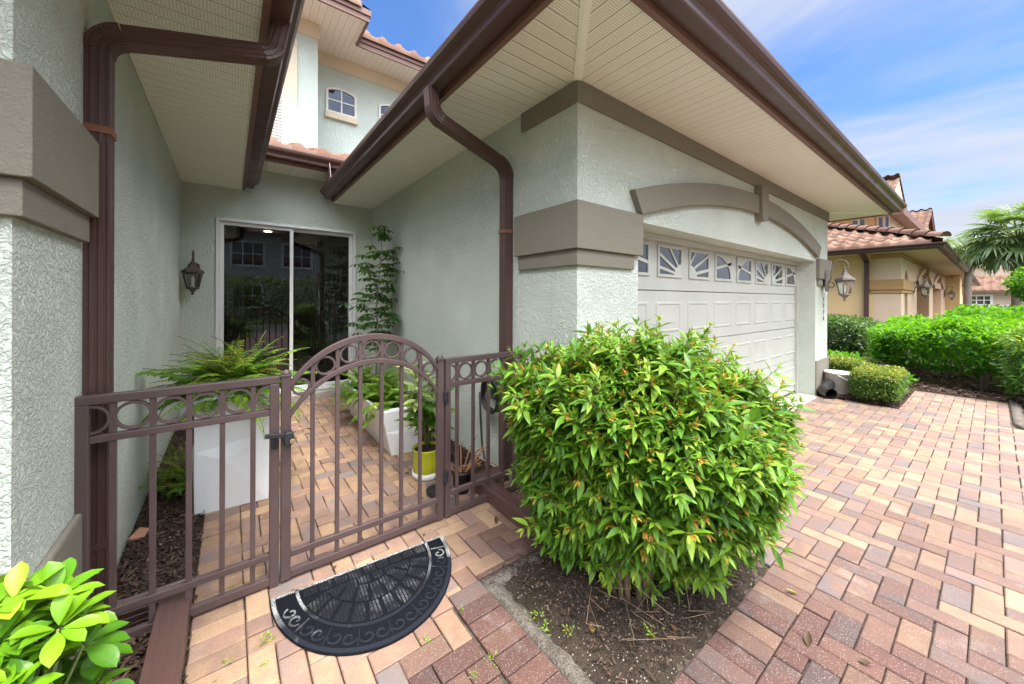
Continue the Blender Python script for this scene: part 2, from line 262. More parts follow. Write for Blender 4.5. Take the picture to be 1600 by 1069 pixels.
# ------------------------------------------------------------------ mesh helpers
class MB:
    def __init__(s): s.v = []; s.f = []; s.a = {}; s.smooth = []
    def add(s, vs, fs, smooth=False, **attrs):
        o = len(s.v); s.v += [tuple(p) for p in vs]; s.f += [tuple(i+o for i in f) for f in fs]; s.smooth += [smooth]*len(fs)
        for k, val in attrs.items():
            L = s.a.setdefault(k, []); L += [0.5]*(len(s.f)-len(fs)-len(L))
            L += list(val) if hasattr(val, '__len__') else [val]*len(fs)
        return s
    def box(s, x0, y0, z0, x1, y1, z1, **at):
        v = [(x, y, z) for z in (z0, z1) for y in (y0, y1) for x in (x0, x1)]
        return s.add(v, [(0, 2, 3, 1), (4, 5, 7, 6), (0, 1, 5, 4), (2, 6, 7, 3), (0, 4, 6, 2), (1, 3, 7, 5)], **at)
    def quad(s, a, b, c, d, **at): return s.add([a, b, c, d], [(0, 1, 2, 3)], **at)
    def prism(s, poly, axis, a, b):
        """poly in the plane normal to axis (0: (y,z), 1: (x,z), 2: (x,y)), from a to b"""
        def P(p, t): return {0: (t, p[0], p[1]), 1: (p[0], t, p[1]), 2: (p[0], p[1], t)}[axis]
        n = len(poly); v = [P(p, a) for p in poly]+[P(p, b) for p in poly]
        return s.add(v, [tuple(range(n))[::-1], tuple(range(n, 2*n))]+[(i, (i+1) % n, n+(i+1) % n, n+i) for i in range(n)])
    def sweep(s, path, prof, closed_prof=True, upv=(0, 0, 1), caps=True, smooth=False):
        """sweep a 2-D profile (side, up) along a path with mitred corners"""
        P = [Vector(p) for p in path]; n = len(P); m = len(prof); vs = []
        U = Vector(upv)
        for i in range(n):
            d1 = (P[i]-P[i-1]).normalized() if i else (P[1]-P[0]).normalized()
            d2 = (P[i+1]-P[i]).normalized() if i < n-1 else d1
            d = (d1+d2).normalized(); side = d.cross(U)
            if side.length < 1e-4: side = d.cross(Vector((0, 1, 0)))
            side.normalize(); upn = side.cross(d).normalized()
            k = 1/max(0.3, d.dot(d1))
            flat = abs(d1.z)+abs(d2.z) < 1e-3
            for (a, b) in prof: vs.append(P[i]+side*a*(k if flat else 1)+upn*b)
        fs = []
        for i in range(n-1):
            for j in range(m if closed_prof else m-1):
                fs.append((i*m+j, i*m+(j+1) % m, (i+1)*m+(j+1) % m, (i+1)*m+j))
        if caps and closed_prof: fs += [tuple(range(m))[::-1], tuple((n-1)*m+j for j in range(m))]
        return s.add(vs, fs, smooth)
    def tube(s, path, r, n=8, caps=True, **at):
        P = [Vector(p) for p in path]; k = len(P); rs = r if hasattr(r, '__len__') else [r]*k
        T = [(P[min(i+1, k-1)]-P[max(i-1, 0)]).normalized() for i in range(k)]
        u = T[0].orthogonal().normalized(); vs = []
        for i in range(k):
            u = (u-T[i]*u.dot(T[i])); u = u.normalized() if u.length > 1e-5 else T[i].orthogonal().normalized(); w = T[i].cross(u)
            for j in range(n):
                a = 2*math.pi*j/n; vs.append(P[i]+(u*math.cos(a)+w*math.sin(a))*rs[i])
        fs = [(i*n+j, i*n+(j+1) % n, (i+1)*n+(j+1) % n, (i+1)*n+j) for i in range(k-1) for j in range(n)]
        if caps: fs += [tuple(range(n))[::-1], tuple((k-1)*n+j for j in range(n))]
        return s.add(vs, fs, True, **at)
    def lathe(s, prof, c=(0, 0, 0), n=24, closed=False):
        vs = []; m = len(prof)
        for i in range(n):
            a = 2*math.pi*i/n
            for (r, z) in prof: vs.append((c[0]+r*math.cos(a), c[1]+r*math.sin(a), c[2]+z))
        fs = [(i*m+j, ((i+1) % n)*m+j, ((i+1) % n)*m+j+1, i*m+j+1) for i in range(n) for j in range(m-1)]
        return s.add(vs, fs, True)
    def build(s, name, mat, parent=None, bevel=0.0, seg=2, label=None):
        me = bpy.data.meshes.new(name)
        base = root_loc(parent)
        me.from_pydata([(p[0]-base.x, p[1]-base.y, p[2]-base.z) for p in s.v], [], s.f)
        for k, L in s.a.items():
            L = L+[0.5]*(len(s.f)-len(L)); at = me.attributes.new(k, 'FLOAT', 'FACE'); at.data.foreach_set('value', L)
        me.polygons.foreach_set('use_smooth', s.smooth); me.update()
        return link(name, me, mat, parent, bevel, seg, label)
def root_loc(o):
    L = Vector((0, 0, 0))
    while o is not None: L += o.location; o = o.parent
    return L
def link(name, me, mat, parent=None, bevel=0.0, seg=2, label=None):
    ob = bpy.data.objects.new(name, me); COL.objects.link(ob); ob.parent = parent
    if mat is not None: me.materials.append(M[mat] if isinstance(mat, str) else mat)
    if bevel > 0:
        b = ob.modifiers.new('bevel', 'BEVEL'); b.width = bevel; b.segments = seg; b.limit_method = 'ANGLE'; b.angle_limit = R(40)
    if label: ob['label'] = label
    return ob
def thing(name, label, cat, loc=(0, 0, 0), group=None, kind=None):
    o = bpy.data.objects.new(name, None); COL.objects.link(o); o.location = loc; o.empty_display_size = 0.1
    return tag(o, label, cat, group, kind)
def tag(o, label, cat, group=None, kind=None):
    o['label'] = label; o['category'] = cat
    if group: o['group'] = group
    if kind: o['kind'] = kind
    return o
def struct(o): o['kind'] = 'structure'; return o
def recenter(o, loc):
    """move a single-mesh thing's origin to its base"""
    d = Vector(loc)-o.location; o.data.transform(Matrix.Translation(-d)); o.location = loc; return o
def copy_tree(o, parent=None, loc=None):
    c = o.copy(); COL.objects.link(c); c.parent = parent
    if loc is not None: c.location = loc
    for ch in list(o.children): copy_tree(ch, c)
    return c

# numpy instancer: many copies of small leaf templates baked into one mesh
class Leaves:
    def __init__(s): s.V = []; s.F = []; s.T = []; s.n = 0
    def add(s, tv, tf, mats, tint):
        """tv (k,3), tf (m,4) quads, mats (N,3,4), tint (N,)"""
        tv = np.asarray(tv, float); tf = np.asarray(tf, int); mats = np.asarray(mats, float); N = len(mats)
        if N == 0: return
        v = np.einsum('nij,kj->nki', mats[:, :, :3], tv)+mats[:, None, :, 3]
        f = tf[None]+(np.arange(N)*len(tv))[:, None, None]+s.n
        s.V.append(v.reshape(-1, 3)); s.F.append(f.reshape(-1, tf.shape[1])); s.T.append(np.repeat(np.asarray(tint, float), len(tf))); s.n += N*len(tv)
    def build(s, name, mat, parent=None, smooth=True):
        V = np.concatenate(s.V); F = np.concatenate(s.F); T = np.clip(np.concatenate(s.T), 0, 1); b = root_loc(parent)
        V = V-np.array([b.x, b.y, b.z]); me = bpy.data.meshes.new(name); k = F.shape[1]
        me.vertices.add(len(V)); me.vertices.foreach_set('co', V.astype(np.float32).ravel())
        me.loops.add(F.size); me.loops.foreach_set('vertex_index', F.astype(np.int32).ravel())
        me.polygons.add(len(F)); me.polygons.foreach_set('loop_start', (np.arange(len(F))*k).astype(np.int32))
        me.polygons.foreach_set('use_smooth', np.full(len(F), smooth)); me.update(calc_edges=True)
        at = me.attributes.new('tint', 'FLOAT', 'FACE'); at.data.foreach_set('value', T.astype(np.float32))
        return link(name, me, mat, parent)
def frames(pos, d, roll=None, scale=1.0, upref=(0, 0, 1)):
    """matrices with local +Y along d, local +Z near up; arrays"""
    pos = np.asarray(pos, float); d = np.asarray(d, float); d = d/np.linalg.norm(d, axis=1, keepdims=True)
    u = np.tile(np.array(upref, float), (len(d), 1)); par = np.abs((d*u).sum(1)) > 0.97; u[par] = (1, 0, 0)
    x = np.cross(d, u); x /= np.linalg.norm(x, axis=1, keepdims=True); z = np.cross(x, d)
    if roll is not None:
        c, s_ = np.cos(roll)[:, None], np.sin(roll)[:, None]; x, z = x*c+z*s_, z*c-x*s_
    sc = np.broadcast_to(np.asarray(scale, float), (len(d),))[:, None]
    return np.stack([x*sc, d*sc, z*sc, pos], axis=2)
def leaf_template(L=1.0, Wd=0.3, n=4, fold=0.10, droop=0.25, tipsharp=1.0, widest=0.4, stalk=0.0):
    """a leaf along +Y, folded on the midrib and arching down; quads"""
    v = []; f = []
    for i in range(n+1):
        t = i/n; y = stalk+L*t
        w = Wd/2*(math.sin(math.pi*min(1, t**(math.log(0.5)/math.log(widest))))**tipsharp) if 0 < t < 1 else 0.012*Wd
        z = -droop*L*t*t
        v += [(-w, y, z+fold*w*2), (0, y, z), (w, y, z+fold*w*2)]
    for i in range(n):
        a = i*3; f += [(a, a+1, a+4, a+3), (a+1, a+2, a+5, a+4)]
    return np.array(v), np.array(f)
def rnd_dirs(n, zmin=-1.0):
    z = RNG.uniform(zmin, 1, n); a = RNG.uniform(0, 2*math.pi, n); r = np.sqrt(1-z*z); return np.stack([r*np.cos(a), r*np.sin(a), z], 1)
def norm(a): return a/np.linalg.norm(a, axis=1, keepdims=True)

# ------------------------------------------------------------------ ground, paving, beds
g = MB(); g.quad((-400, -400, -0.09), (400, -400, -0.09), (400, 400, -0.09), (-400, 400, -0.09)); struct(g.build('ground', 'lawn'))
g = MB(); g.quad((-60, -13, -0.080), (120, -13, -0.080), (120, -6.5, -0.080), (-60, -6.5, -0.080)); struct(g.build('road', 'asphalt'))
g = MB()
g.quad((-0.36, -6.5, -0.02), (1.08, -6.5, -0.02), (1.08, 6.25, -0.02), (-0.36, 6.25, -0.02))
g.quad((1.08, -6.5, -0.02), (9.1, -6.5, -0.02), (9.1, 0.90, -0.02), (1.08, 0.90, -0.02))
g.quad((1.08, 1.60, -0.02), (1.87, 1.60, -0.02), (1.87, 6.25, -0.02), (1.08, 6.25, -0.02))
g.quad((2.40, 0.90, -0.02), (7.40, 0.90, -0.02), (7.40, 1.74, -0.02), (2.40, 1.74, -0.02))
struct(g.build('paving_bed', 'sand'))

def pavers(name, rects, inside, region, gap=0.0022, mat='paver'):
    """rects: (x0,y0,x1,y1) list; each becomes one chamfered block with its own tint and a tiny tilt"""
    mb = MB()
    for (x0, y0, x1, y1) in rects:
        cxx, cyy = (x0+x1)/2, (y0+y1)/2
        if not inside(cxx, cyy, x0, y0, x1, y1): continue
        gx = gap*random.uniform(0.5, 1.7); gy = gap*random.uniform(0.5, 1.7); b = 0.0045
        z = random.gauss(0, 0.0013); tx, ty = random.gauss(0, 0.006), random.gauss(0, 0.006); jx, jy = random.gauss(0, 0.0008), random.gauss(0, 0.0008)
        x0 += gx+jx; x1 += jx-gx; y0 += gy+jy; y1 += jy-gy
        def q(x, y, dz): return (x, y, z+dz+tx*(x-cxx)+ty*(y-cyy))
        o = [q(x0, y0, -0.004), q(x1, y0, -0.004), q(x1, y1, -0.004), q(x0, y1, -0.004)]
        i = [q(x0+b, y0+b, 0), q(x1-b, y0+b, 0), q(x1-b, y1-b, 0), q(x0+b, y1-b, 0)]
        d = [(p[0], p[1], -0.025) for p in o]
        rg = region(cxx, cyy)
        mb.add(o+i+d, [(4, 5, 6, 7), (0, 1, 5, 4), (1, 2, 6, 5), (2, 3, 7, 6), (3, 0, 4, 7), (8, 9, 1, 0), (9, 10, 2, 1), (10, 11, 3, 2), (11, 8, 0, 3)],
               tint=min(1, max(0, random.betavariate(2.1, 2.2))), tint2=random.random(), region=min(1, max(0, rg)))
    return struct(mb.build(name, mat))
def herring(x0, y0, x1, y1, ax, ay):
    """90-degree herringbone of 0.2 x 0.1 blocks; ax, ay anchor a block lying along X"""
    out = []
    i0, i1 = math.floor((x0-ax)/0.1)-2, math.ceil((x1-ax)/0.1)+2; j0, j1 = math.floor((ay-y1)/0.1)-2, math.ceil((ay-y0)/0.1)+2
    for i in range(i0, i1):
        for j in range(j0, j1):
            X, Y = ax+i*0.1, ay-j*0.1
            k = (i-j) % 4
            if k == 0: out.append((X, Y-0.1, X+0.2, Y))
            elif k == 2: out.append((X, Y-0.1, X+0.1, Y+0.1))
    return out
def lay(allowed, ax, ay):
    """herringbone over a union of rectangles: whole blocks inside, cut pieces along its outer edge only"""
    x0, y0 = min(q[0] for q in allowed), min(q[1] for q in allowed); x1, y1 = max(q[2] for q in allowed), max(q[3] for q in allowed); res = []
    def inside(x, y): return any(q[0]-1e-6 <= x <= q[2]+1e-6 and q[1]-1e-6 <= y <= q[3]+1e-6 for q in allowed)
    for (a, b, c, d) in herring(x0, y0, x1, y1, ax, ay):
        mx, my = (a+c)/2, (b+d)/2
        if all(inside(x, y) for x in (a+0.002, mx, c-0.002) for y in (b+0.002, my, d-0.002)): res.append((a, b, c, d)); continue
        for q in allowed:
            a2, b2, c2, d2 = max(a, q[0]), max(b, q[1]), min(c, q[2]), min(d, q[3])
            if c2-a2 > 0.025 and d2-b2 > 0.025: res.append((a2, b2, c2, d2))
    return res
RNDT = [random.uniform(0, 6.28) for _ in range(6)]
def region_drive(x, y):
    a = 1.45-(x-0.9)*0.46-max(0, y-0.55)*1.6+0.16*math.sin(3.1*x+RNDT[0])+0.14*math.sin(4.3*y+RNDT[1])
    return a+random.uniform(-0.3, 0.3)
def region_walk(x, y):
    a = (1.62-y)*2.2+(x-0.55)*1.6-0.35*(x < 0.5)
    return a+random.uniform(-0.35, 0.35)
yes = lambda *a: True
# driveway field, border along the bed, walk extension
drv = lay([(1.08, -6.5, 7.36, 0.565), (2.66, 0.565, 7.36, 1.66), (7.36, -0.13, 9.06, 0.80)], 2.035, 0.565)
for k in range(16): drv.append((1.06+0.1*k, 0.565, 1.16+0.1*k, 0.765))
for k in range(9): drv.append((2.43, 0.765+0.1*k, 2.66, 0.865+0.1*k))
pavers('driveway', drv, yes, region_drive)
wk = lay([(0.06, -6.5, 0.875, 6.2), (0.875, 1.67, 1.85, 6.2)], 0.06, 2.0)
for k in range(127): wk.append((-0.14, -6.5+0.1*k, 0.06, -6.4+0.1*k))
for k in range(82): wk.append((0.875, -6.53+0.1*k, 1.065, -6.43+0.1*k))
pavers('walkway', wk, yes, region_walk, mat='paver_cream')
# concrete apron and bed edging
g = MB(); g.box(2.58, 1.665, -0.03, 7.355, 2.3, -0.006); struct(g.build('apron', 'concrete', bevel=0.004))
def rough_strip(name, path, w, z, mat):
    mb = MB(); P = [Vector(p) for p in path]; pts = []
    for a, b in zip(P, P[1:]):
        n = max(2, int((b-a).length/0.04)); pts += [a.lerp(b, i/n) for i in range(n)]
    pts.append(P[-1]); rows = []
    for i, p in enumerate(pts):
        d = (pts[min(i+1, len(pts)-1)]-pts[max(i-1, 0)]).normalized(); s = Vector((d.y, -d.x, 0)); j = random.uniform(-0.012, 0.012)
        rows.append([p+Vector((0, 0, -0.05)), p+Vector((0, 0, z)), p+s*(w+j)*0.6+Vector((0, 0, z+random.uniform(-0.004, 0.002))), p+s*(w+j)+Vector((0, 0, z-0.018)), p+s*(w+j+0.02)+Vector((0, 0, -0.05))])
    vs = [q for r in rows for q in r]; fs = [(i*5+j, i*5+j+1, (i+1)*5+j+1, (i+1)*5+j) for i in range(len(rows)-1) for j in range(4)]
    mb.add(vs, fs, True); return struct(mb.build(name, mat))
rough_strip('bed_kerb', [(1.068, -1.2, 0), (1.068, 1.665, 0), (1.9, 1.665, 0)], 0.085, -0.003, 'curb')
rough_strip('walk_kerb', [(9.3, -0.14, 0), (7.6, -0.15, 0), (7.3, -0.25, 0), (7.2, -0.6, 0), (7.2, -3, 0)], -0.10, 0.01, 'curb')

def soil_sheet(name, x0, y0, x1, y1, mat, z=-0.02, amp=0.02, step=0.05, mound=0.0):
    nx, ny = max(2, int((x1-x0)/step)), max(2, int((y1-y0)/step)); vs = []
    for j in range(ny+1):
        for i in range(nx+1):
            u, v = i/nx, j/ny; e = min(u, 1-u, v, 1-v)
            vs.append((x0+(x1-x0)*u, y0+(y1-y0)*v, z+mound*min(1, e*4)+random.gauss(0, amp)*min(1, e*10)*0.6))
    mb = MB(); mb.add(vs, [(j*(nx+1)+i, j*(nx+1)+i+1, (j+1)*(nx+1)+i+1, (j+1)*(nx+1)+i) for j in range(ny) for i in range(nx)], True)
    return struct(mb.build(name, mat))
soil_sheet('shrub_bed', 1.13, 0.76, 2.44, 1.72, 'soil', -0.022, 0.012, 0.025, 0.03)
soil_sheet('front_bed', -3.0, 0.2, -0.15, 1.73, 'soil', -0.022, 0.012, 0.04, 0.02)
soil_sheet('wall_bed', -0.5, 1.73, -0.135, 6.27, 'mulchbase', -0.012, 0.012, 0.03, 0.02)
soil_sheet('side_bed', 1.62, 2.5, 1.87, 6.27, 'mulchbase', 0.004, 0.008, 0.03, 0.008)
soil_sheet('hedge_bed', 7.35, 0.80, 9.06, 4.0, 'mulchbase', -0.012, 0.012, 0.05, 0.03)
soil_sheet('far_bed', 9.06, -8.0, 60.0, 4.5, 'mulchbase', -0.02, 0.03, 0.35, 0.05)
soil_sheet('corner_bed', 7.28, -8.0, 9.06, -0.16, 'mulchbase', -0.018, 0.02, 0.08, 0.04)

def chips(name, areas, n, label, size=(0.012, 0.045), mat='chip', z=0.012, zj=0.014):
    L = Leaves(); tv = np.array([(-.5, -.16, 0), (.5, -.12, .02), (.48, .14, 0), (-.46, .18, .03), (-.5, -.16, .09), (.5, -.12, .11), (.48, .14, .08), (-.46, .18, .10)])
    tf = np.array([(0, 3, 2, 1), (4, 5, 6, 7), (0, 1, 5, 4), (1, 2, 6, 5), (2, 3, 7, 6), (3, 0, 4, 7)])
    tot = sum((a[2]-a[0])*(a[3]-a[1]) for a in areas)
    for a in areas:
        k = int(n*(a[2]-a[0])*(a[3]-a[1])/tot); p = np.stack([RNG.uniform(a[0], a[2], k), RNG.uniform(a[1], a[3], k), z+RNG.uniform(-zj*0.5, zj, k)], 1)
        d = rnd_dirs(k); d[:, 2] *= 0.35; d = norm(d)
        L.add(tv, tf, frames(p, d, RNG.uniform(-.6, .6, k), RNG.uniform(size[0], size[1], k)), RNG.beta(1.2, 1.8, k))
    o = L.build(name, mat, None, False); return tag(o, label, 'mulch', None, 'stuff')
chips('mulch', [(-0.48, 1.78, -0.14, 6.2)], 6500, 'dark bark mulch lying along the foot of the left wall')
chips('mulch', [(1.64, 2.55, 1.85, 6.2)], 1800, 'dark bark mulch along the garage side wall behind the planters')
chips('mulch', [(7.38, 0.82, 9.04, 1.72)], 5200, 'brown bark mulch under the clipped boxwood by the garage', (0.015, 0.05))
chips('mulch', [(9.1, -2.6, 13.0, 2.2), (7.35, -2.0, 9.05, -0.25)], 5200, 'dark bark mulch and twigs under the tall bright hedge', (0.03, 0.10))
chips('leaf_litter', [(1.2, 0.8, 2.4, 1.68)], 2600, 'crumbs of bark and twigs on the soil under the big shrub', (0.005, 0.026), 'chip', 0.006, 0.01)
chips('leaf_litter', [(-0.6, 1.0, -0.16, 1.72)], 900, 'crumbs of bark on the soil beside the left downspout pipe', (0.005, 0.03), 'chip', 0.006, 0.01)

# ------------------------------------------------------------------ the house
house = thing('house', 'sage green stucco house with taupe bands, brown gutters, white garage door and recessed entry', 'house')
def wall(mb, label=None, mat='stucco'): return mb.build('wall', mat, house, label=label)
m = MB(); m.prism([(1.87, -0.1), (2.575, -0.1), (2.575, 2.12), (7.36, 2.12), (7.36, -0.1), (8.05, -0.1), (8.05, 3.05), (1.87, 3.05)], 1, 1.72, 2.02); wall(m, 'sage stucco wall around the garage door')
m = MB(); m.box(1.87, 2.02, -0.1, 2.1, 6.28, 3.05); wall(m, 'sage stucco garage side wall facing the entry')
m = MB(); m.box(7.8, 2.02, -0.1, 8.05, 9.0, 3.05); wall(m, 'sage stucco garage side wall facing the tan house')
m = MB(); m.box(-7.0, 1.72, -0.1, -0.5, 6.28, 3.05); wall(m, 'sage stucco wing on the left of the entry')
# back wall with the sliding-door opening
m = MB(); DX0, DX1, DZ0, DZ1 = -0.156, 1.613, 0.10, 2.58
m.box(-0.5, 6.28, -0.1, DX0, 6.5, 3.45); m.box(DX1, 6.28, -0.1, 1.87, 6.5, 3.45); m.box(DX0, 6.28, DZ1, DX1, 6.5, 3.45); m.box(DX0, 6.28, -0.1, DX1, 6.5, DZ0)
wall(m, 'sage stucco end wall behind the gate')
m = MB(); m.box(-4.0, 6.78, 3.3, 1.137, 7.48, 6.10); m.box(1.137, 7.47, 3.3, 9.0, 7.8, 6.10); wall(m, 'pale upper storey wall', 'stucco_far')
m = MB(); m.box(-0.5, 6.5, 3.0, 1.87, 6.9, 3.05); m.build('ceiling_deck', 'dark', house)
# taupe trim
def ell(y1, x1, p, xw=1.87, yw=1.72, s=1):
    """L-shaped trim plan round the corner (xw,yw); s=1: wall runs to +X, s=-1: to -X"""
    e = 0.006
    return [(xw-s*p, yw-p), (x1, yw-p), (x1, yw+e), (xw+s*e, yw+e), (xw+s*e, y1), (xw-s*p, y1)]
def trim(name, polys, mat='taupe', bevel=0.004):
    m = MB()
    for poly, z0, z1 in polys: m.prism(poly, 2, z0, z1)
    return m.build(name, mat, house, bevel)
trim('corner_band', [(ell(2.36, 2.574, 0.050), 1.842, 2.163), (ell(2.335, 2.49, 0.026), 1.732, 1.8415)])
trim('corner_band', [(ell(2.345, -6.9, 0.050, -0.5, 1.72, -1), 1.842, 2.163), (ell(2.33, -6.8, 0.026, -0.5, 1.72, -1), 1.732, 1.8415)])
trim('corner_band', [([(7.385, 1.67), (8.10, 1.67), (8.10, 2.4), (8.045, 2.4), (8.045, 1.726), (7.385, 1.726)], 1.842, 2.163), ([(7.42, 1.694), (8.076, 1.694), (8.076, 2.4), (8.045, 2.4), (8.045, 1.726), (7.42, 1.726)], 1.732, 1.8415)])
trim('frieze_band', [([(1.85, 1.70), (8.07, 1.70), (8.07, 9.0), (8.045, 9.0), (8.045, 1.726), (1.876, 1.726), (1.876, 2.315), (1.85, 2.315)], 2.838, 2.986)])
trim('base_trim', [([(7.364, 1.70), (8.07, 1.70), (8.07, 2.6), (8.045, 2.6), (8.045, 1.726), (7.364, 1.726)], -0.05, 0.54)], bevel=0.008)
trim('base_trim', [(ell(2.34, -6.9, 0.022, -0.5, 1.72, -1), -0.05, 0.62)], bevel=0.012)
trim('base_trim', [(ell(2.36, 2.57, 0.02), -0.05, 0.54)], bevel=0.008)
# segmental arch with its keystone
def arc_pts(xa, xb, zs, rise, n):
    h = (xb-xa)/2; r = (h*h+rise*rise)/(2*rise); c = (xa+xb)/2; a = math.asin(h/r)
    return [(c+r*math.sin(-a+2*a*i/n), zs+rise-r+r*math.cos(-a+2*a*i/n)) for i in range(n+1)]
inn, out = arc_pts(2.56, 7.36, 2.168, 0.347, 32), arc_pts(2.455, 7.465, 2.345, 0.375, 32)
m = MB(); vs = [(p[0], y, p[1]) for y in (1.668, 1.726) for q in (inn, out) for p in q]; n = 33; fs = []
for i in range(32):
    fs += [(i, i+1, n+i+1, n+i), (2*n+i, 3*n+i, 3*n+i+1, 2*n+i+1), (i, 2*n+i, 2*n+i+1, i+1), (n+i, n+i+1, 3*n+i+1, 3*n+i)]
fs += [(0, n, 3*n, 2*n), (32, 2*n+32, 3*n+32, n+32)]
m.add(vs, fs); arch = m.build('arch_trim', 'taupe', house, 0.004)
m = MB(); m.prism([(4.925, 2.44), (5.085, 2.44), (5.115, 2.828), (4.895, 2.828)], 1, 1.635, 1.726); m.build('keystone', 'taupe', arch, 0.004)
# soffits
def soffit(poly, mat, z=2.986, label=None):
    m = MB(); m.prism(poly, 2, z, z+0.012); return m.build('soffit', mat, house, label=label)
soffit([(1.26, 1.09), (8.95, 1.09), (8.05, 1.715), (1.868, 1.715)], 'soffit_x')
soffit([(1.26, 1.095), (1.866, 1.719), (1.866, 6.278), (1.26, 6.278)], 'soffit_y')
soffit([(8.955, 1.09), (8.955, 9.0), (8.055, 9.0), (8.055, 1.72)], 'soffit_y')
soffit([(0.125, 1.095), (0.125, 6.278), (-0.497, 6.278), (-0.497, 1.722)], 'soffit_y')
soffit([(-7, 1.09), (0.122, 1.09), (-0.50, 1.715), (-7, 1.715)], 'soffit_x')
soffit([(0.0, 5.775), (1.5, 5.775), (1.5, 6.279), (0.0, 6.279)], 'soffit_x', 3.305)
m = MB(); m.sweep([(1.27, 1.10, 2.984), (1.866, 1.716, 2.984)], [(-0.028, -0.006), (0.028, -0.006), (0.028, 0.004), (-0.028, 0.004)]); m.sweep([(1.27, 1.10, 2.980), (1.866, 1.716, 2.980)], [(-0.012, -0.005), (0.012, -0.005), (0.012, 0.004), (-0.012, 0.004)]); m.build('mitre_strip', 'soffit_plain', house)
m = MB(); m.sweep([(8.94, 1.10, 2.984), (8.06, 1.716, 2.984)], [(-0.028, -0.006), (0.028, -0.006), (0.028, 0.004), (-0.028, 0.004)]); m.build('mitre_strip', 'soffit_plain', house)
# fascia boards and K-style gutters
FASC = [(0.0, -0.018), (0.034, -0.018), (0.034, 0.16), (0.0, 0.16)]
GUT = [(0.0355, 0.022), (0.128, 0.020), (0.134, 0.030), (0.136, 0.052), (0.146, 0.070), (0.170, 0.086), (0.186, 0.104), (0.192, 0.128), (0.192, 0.142), (0.186, 0.146), (0.176, 0.142), (0.178, 0.112), (0.140, 0.078), (0.127, 0.056), (0.122, 0.030), (0.040, 0.030), (0.040, 0.146), (0.0355, 0.146)]
def eave(path, gutter=True, fprof=FASC, cap=True, z=None):
    m = MB(); m.sweep(path, fprof); m.build('fascia', 'fascia', house, 0.002)
    if gutter:
        m = MB(); m.sweep(path, GUT, smooth=False); gt = m.build('gutter', 'gutter', house, 0.003)
        return gt
def end_cap(path_pt, side, facing, name='end_cap', parent=None):
    """plate closing a gutter's open end; side = outward unit, facing = along"""
    p = Vector(path_pt); s = Vector(side); f = Vector(facing); m = MB()
    prof = GUT[0:10]+[(0.0355, 0.146)]
    vs = [p+s*a+Vector((0, 0, b))+f*t for t in (0.0, 0.003) for (a, b) in prof]; k = len(prof)
    m.add(vs, [tuple(range(k)), tuple(range(k, 2*k))[::-1]]+[(i, (i+1) % k, k+(i+1) % k, k+i) for i in range(k)]); m.build(name, 'gutter', parent)
gt = eave([(1.26, 6.15, 2.986), (1.26, 1.09, 2.986), (8.95, 1.09, 2.986), (8.95, 9.0, 2.986)]); end_cap((1.26, 6.151, 2.986), (-1, 0, 0), (0, 1, 0), parent=gt)
gt = eave([(-7, 1.09, 2.986), (0.125, 1.09, 2.986), (0.125, 6.2, 2.986)]); end_cap((0.125, 6.201, 2.986), (1, 0, 0), (0, 1, 0), parent=gt)
gt = eave([(0.02, 5.775, 3.308), (1.42, 5.775, 3.308)])
m = MB(); m.prism([(5.5, 3.13), (5.72, 3.13), (5.80, 3.42), (5.62, 3.42)], 0, 1.085, 1.093); m.build('gutter_diverter', 'gutter', house)
# upper eaves
UZ = 6.0
soffit([(-4, 6.18), (1.749, 6.18), (1.749, 6.873), (1.137, 6.873), (1.137, 6.779), (-4, 6.779)], 'soffit_x', UZ)
soffit([(1.137, 6.876), (9.5, 6.876), (9.5, 7.469), (1.137, 7.469)], 'soffit_x', UZ)
eave([(-4, 6.18, UZ), (1.749, 6.18, UZ), (1.749, 6.876, UZ), (9.5, 6.876, UZ)], False, [(0.0, -0.03), (0.03, -0.03), (0.03, 0.06), (0.05, 0.06), (0.05, 0.15), (0.0, 0.15)])
trim('frieze_band', [([(-4, 6.76), (1.157, 6.76), (1.157, 7.45), (9.0, 7.45), (9.0, 7.474), (1.131, 7.474), (1.131, 6.784), (-4, 6.784)], 5.762, 5.997)], 'cream')

def tile_roof(name, p0, along, length, upd, slope, rows, mat, parent, hl=0.0, hr=0.0, tw=0.30, ex=0.36, amp=0.05, birdstop=True):
    """barrel tiles: p0 eave corner, `along` unit along eave, `upd` horizontal unit up-slope; hl/hr: eave shortening per metre up-slope at each end"""
    A, U = Vector(along), Vector(upd); p0 = Vector(p0); m = MB(); k = 6; ntile = int(length/tw)+1; rt_ = random.Random(len(name)+int(length*10))
    def h(q): return amp*max(math.sin(2*math.pi*q), -0.42)
    for r in range(rows):
        v0, v1 = r*ex, (r+1)*ex+0.04
        ulo, uhi = hl*(r+0.5)*ex, length-hr*(r+0.5)*ex
        for tI in range(ntile):
            a, b = tI*tw, (tI+1)*tw
            if b < ulo or a > uhi: continue
            vs = []
            for (v, dz) in ((v0, -0.05 if r == 0 and birdstop else -0.015), (v0, 0.035), (v1, 0.0)):
                for i in range(k+1):
                    u = min(max(a+(b-a)*i/k, ulo), uhi); hh = h(i/k) if dz > -0.03 or not birdstop else -0.02
                    vs.append(p0+A*u+U*v+Vector((0, 0, v*slope+hh+dz)))
            fs = [(i, i+1, k+2+i, k+1+i) for i in range(k)]+[(k+1+i, k+2+i, 2*k+3+i, 2*k+2+i) for i in range(k)]
            m.add(vs, fs, True, tint=rt_.betavariate(2, 2))
    return m.build(name, mat, parent)
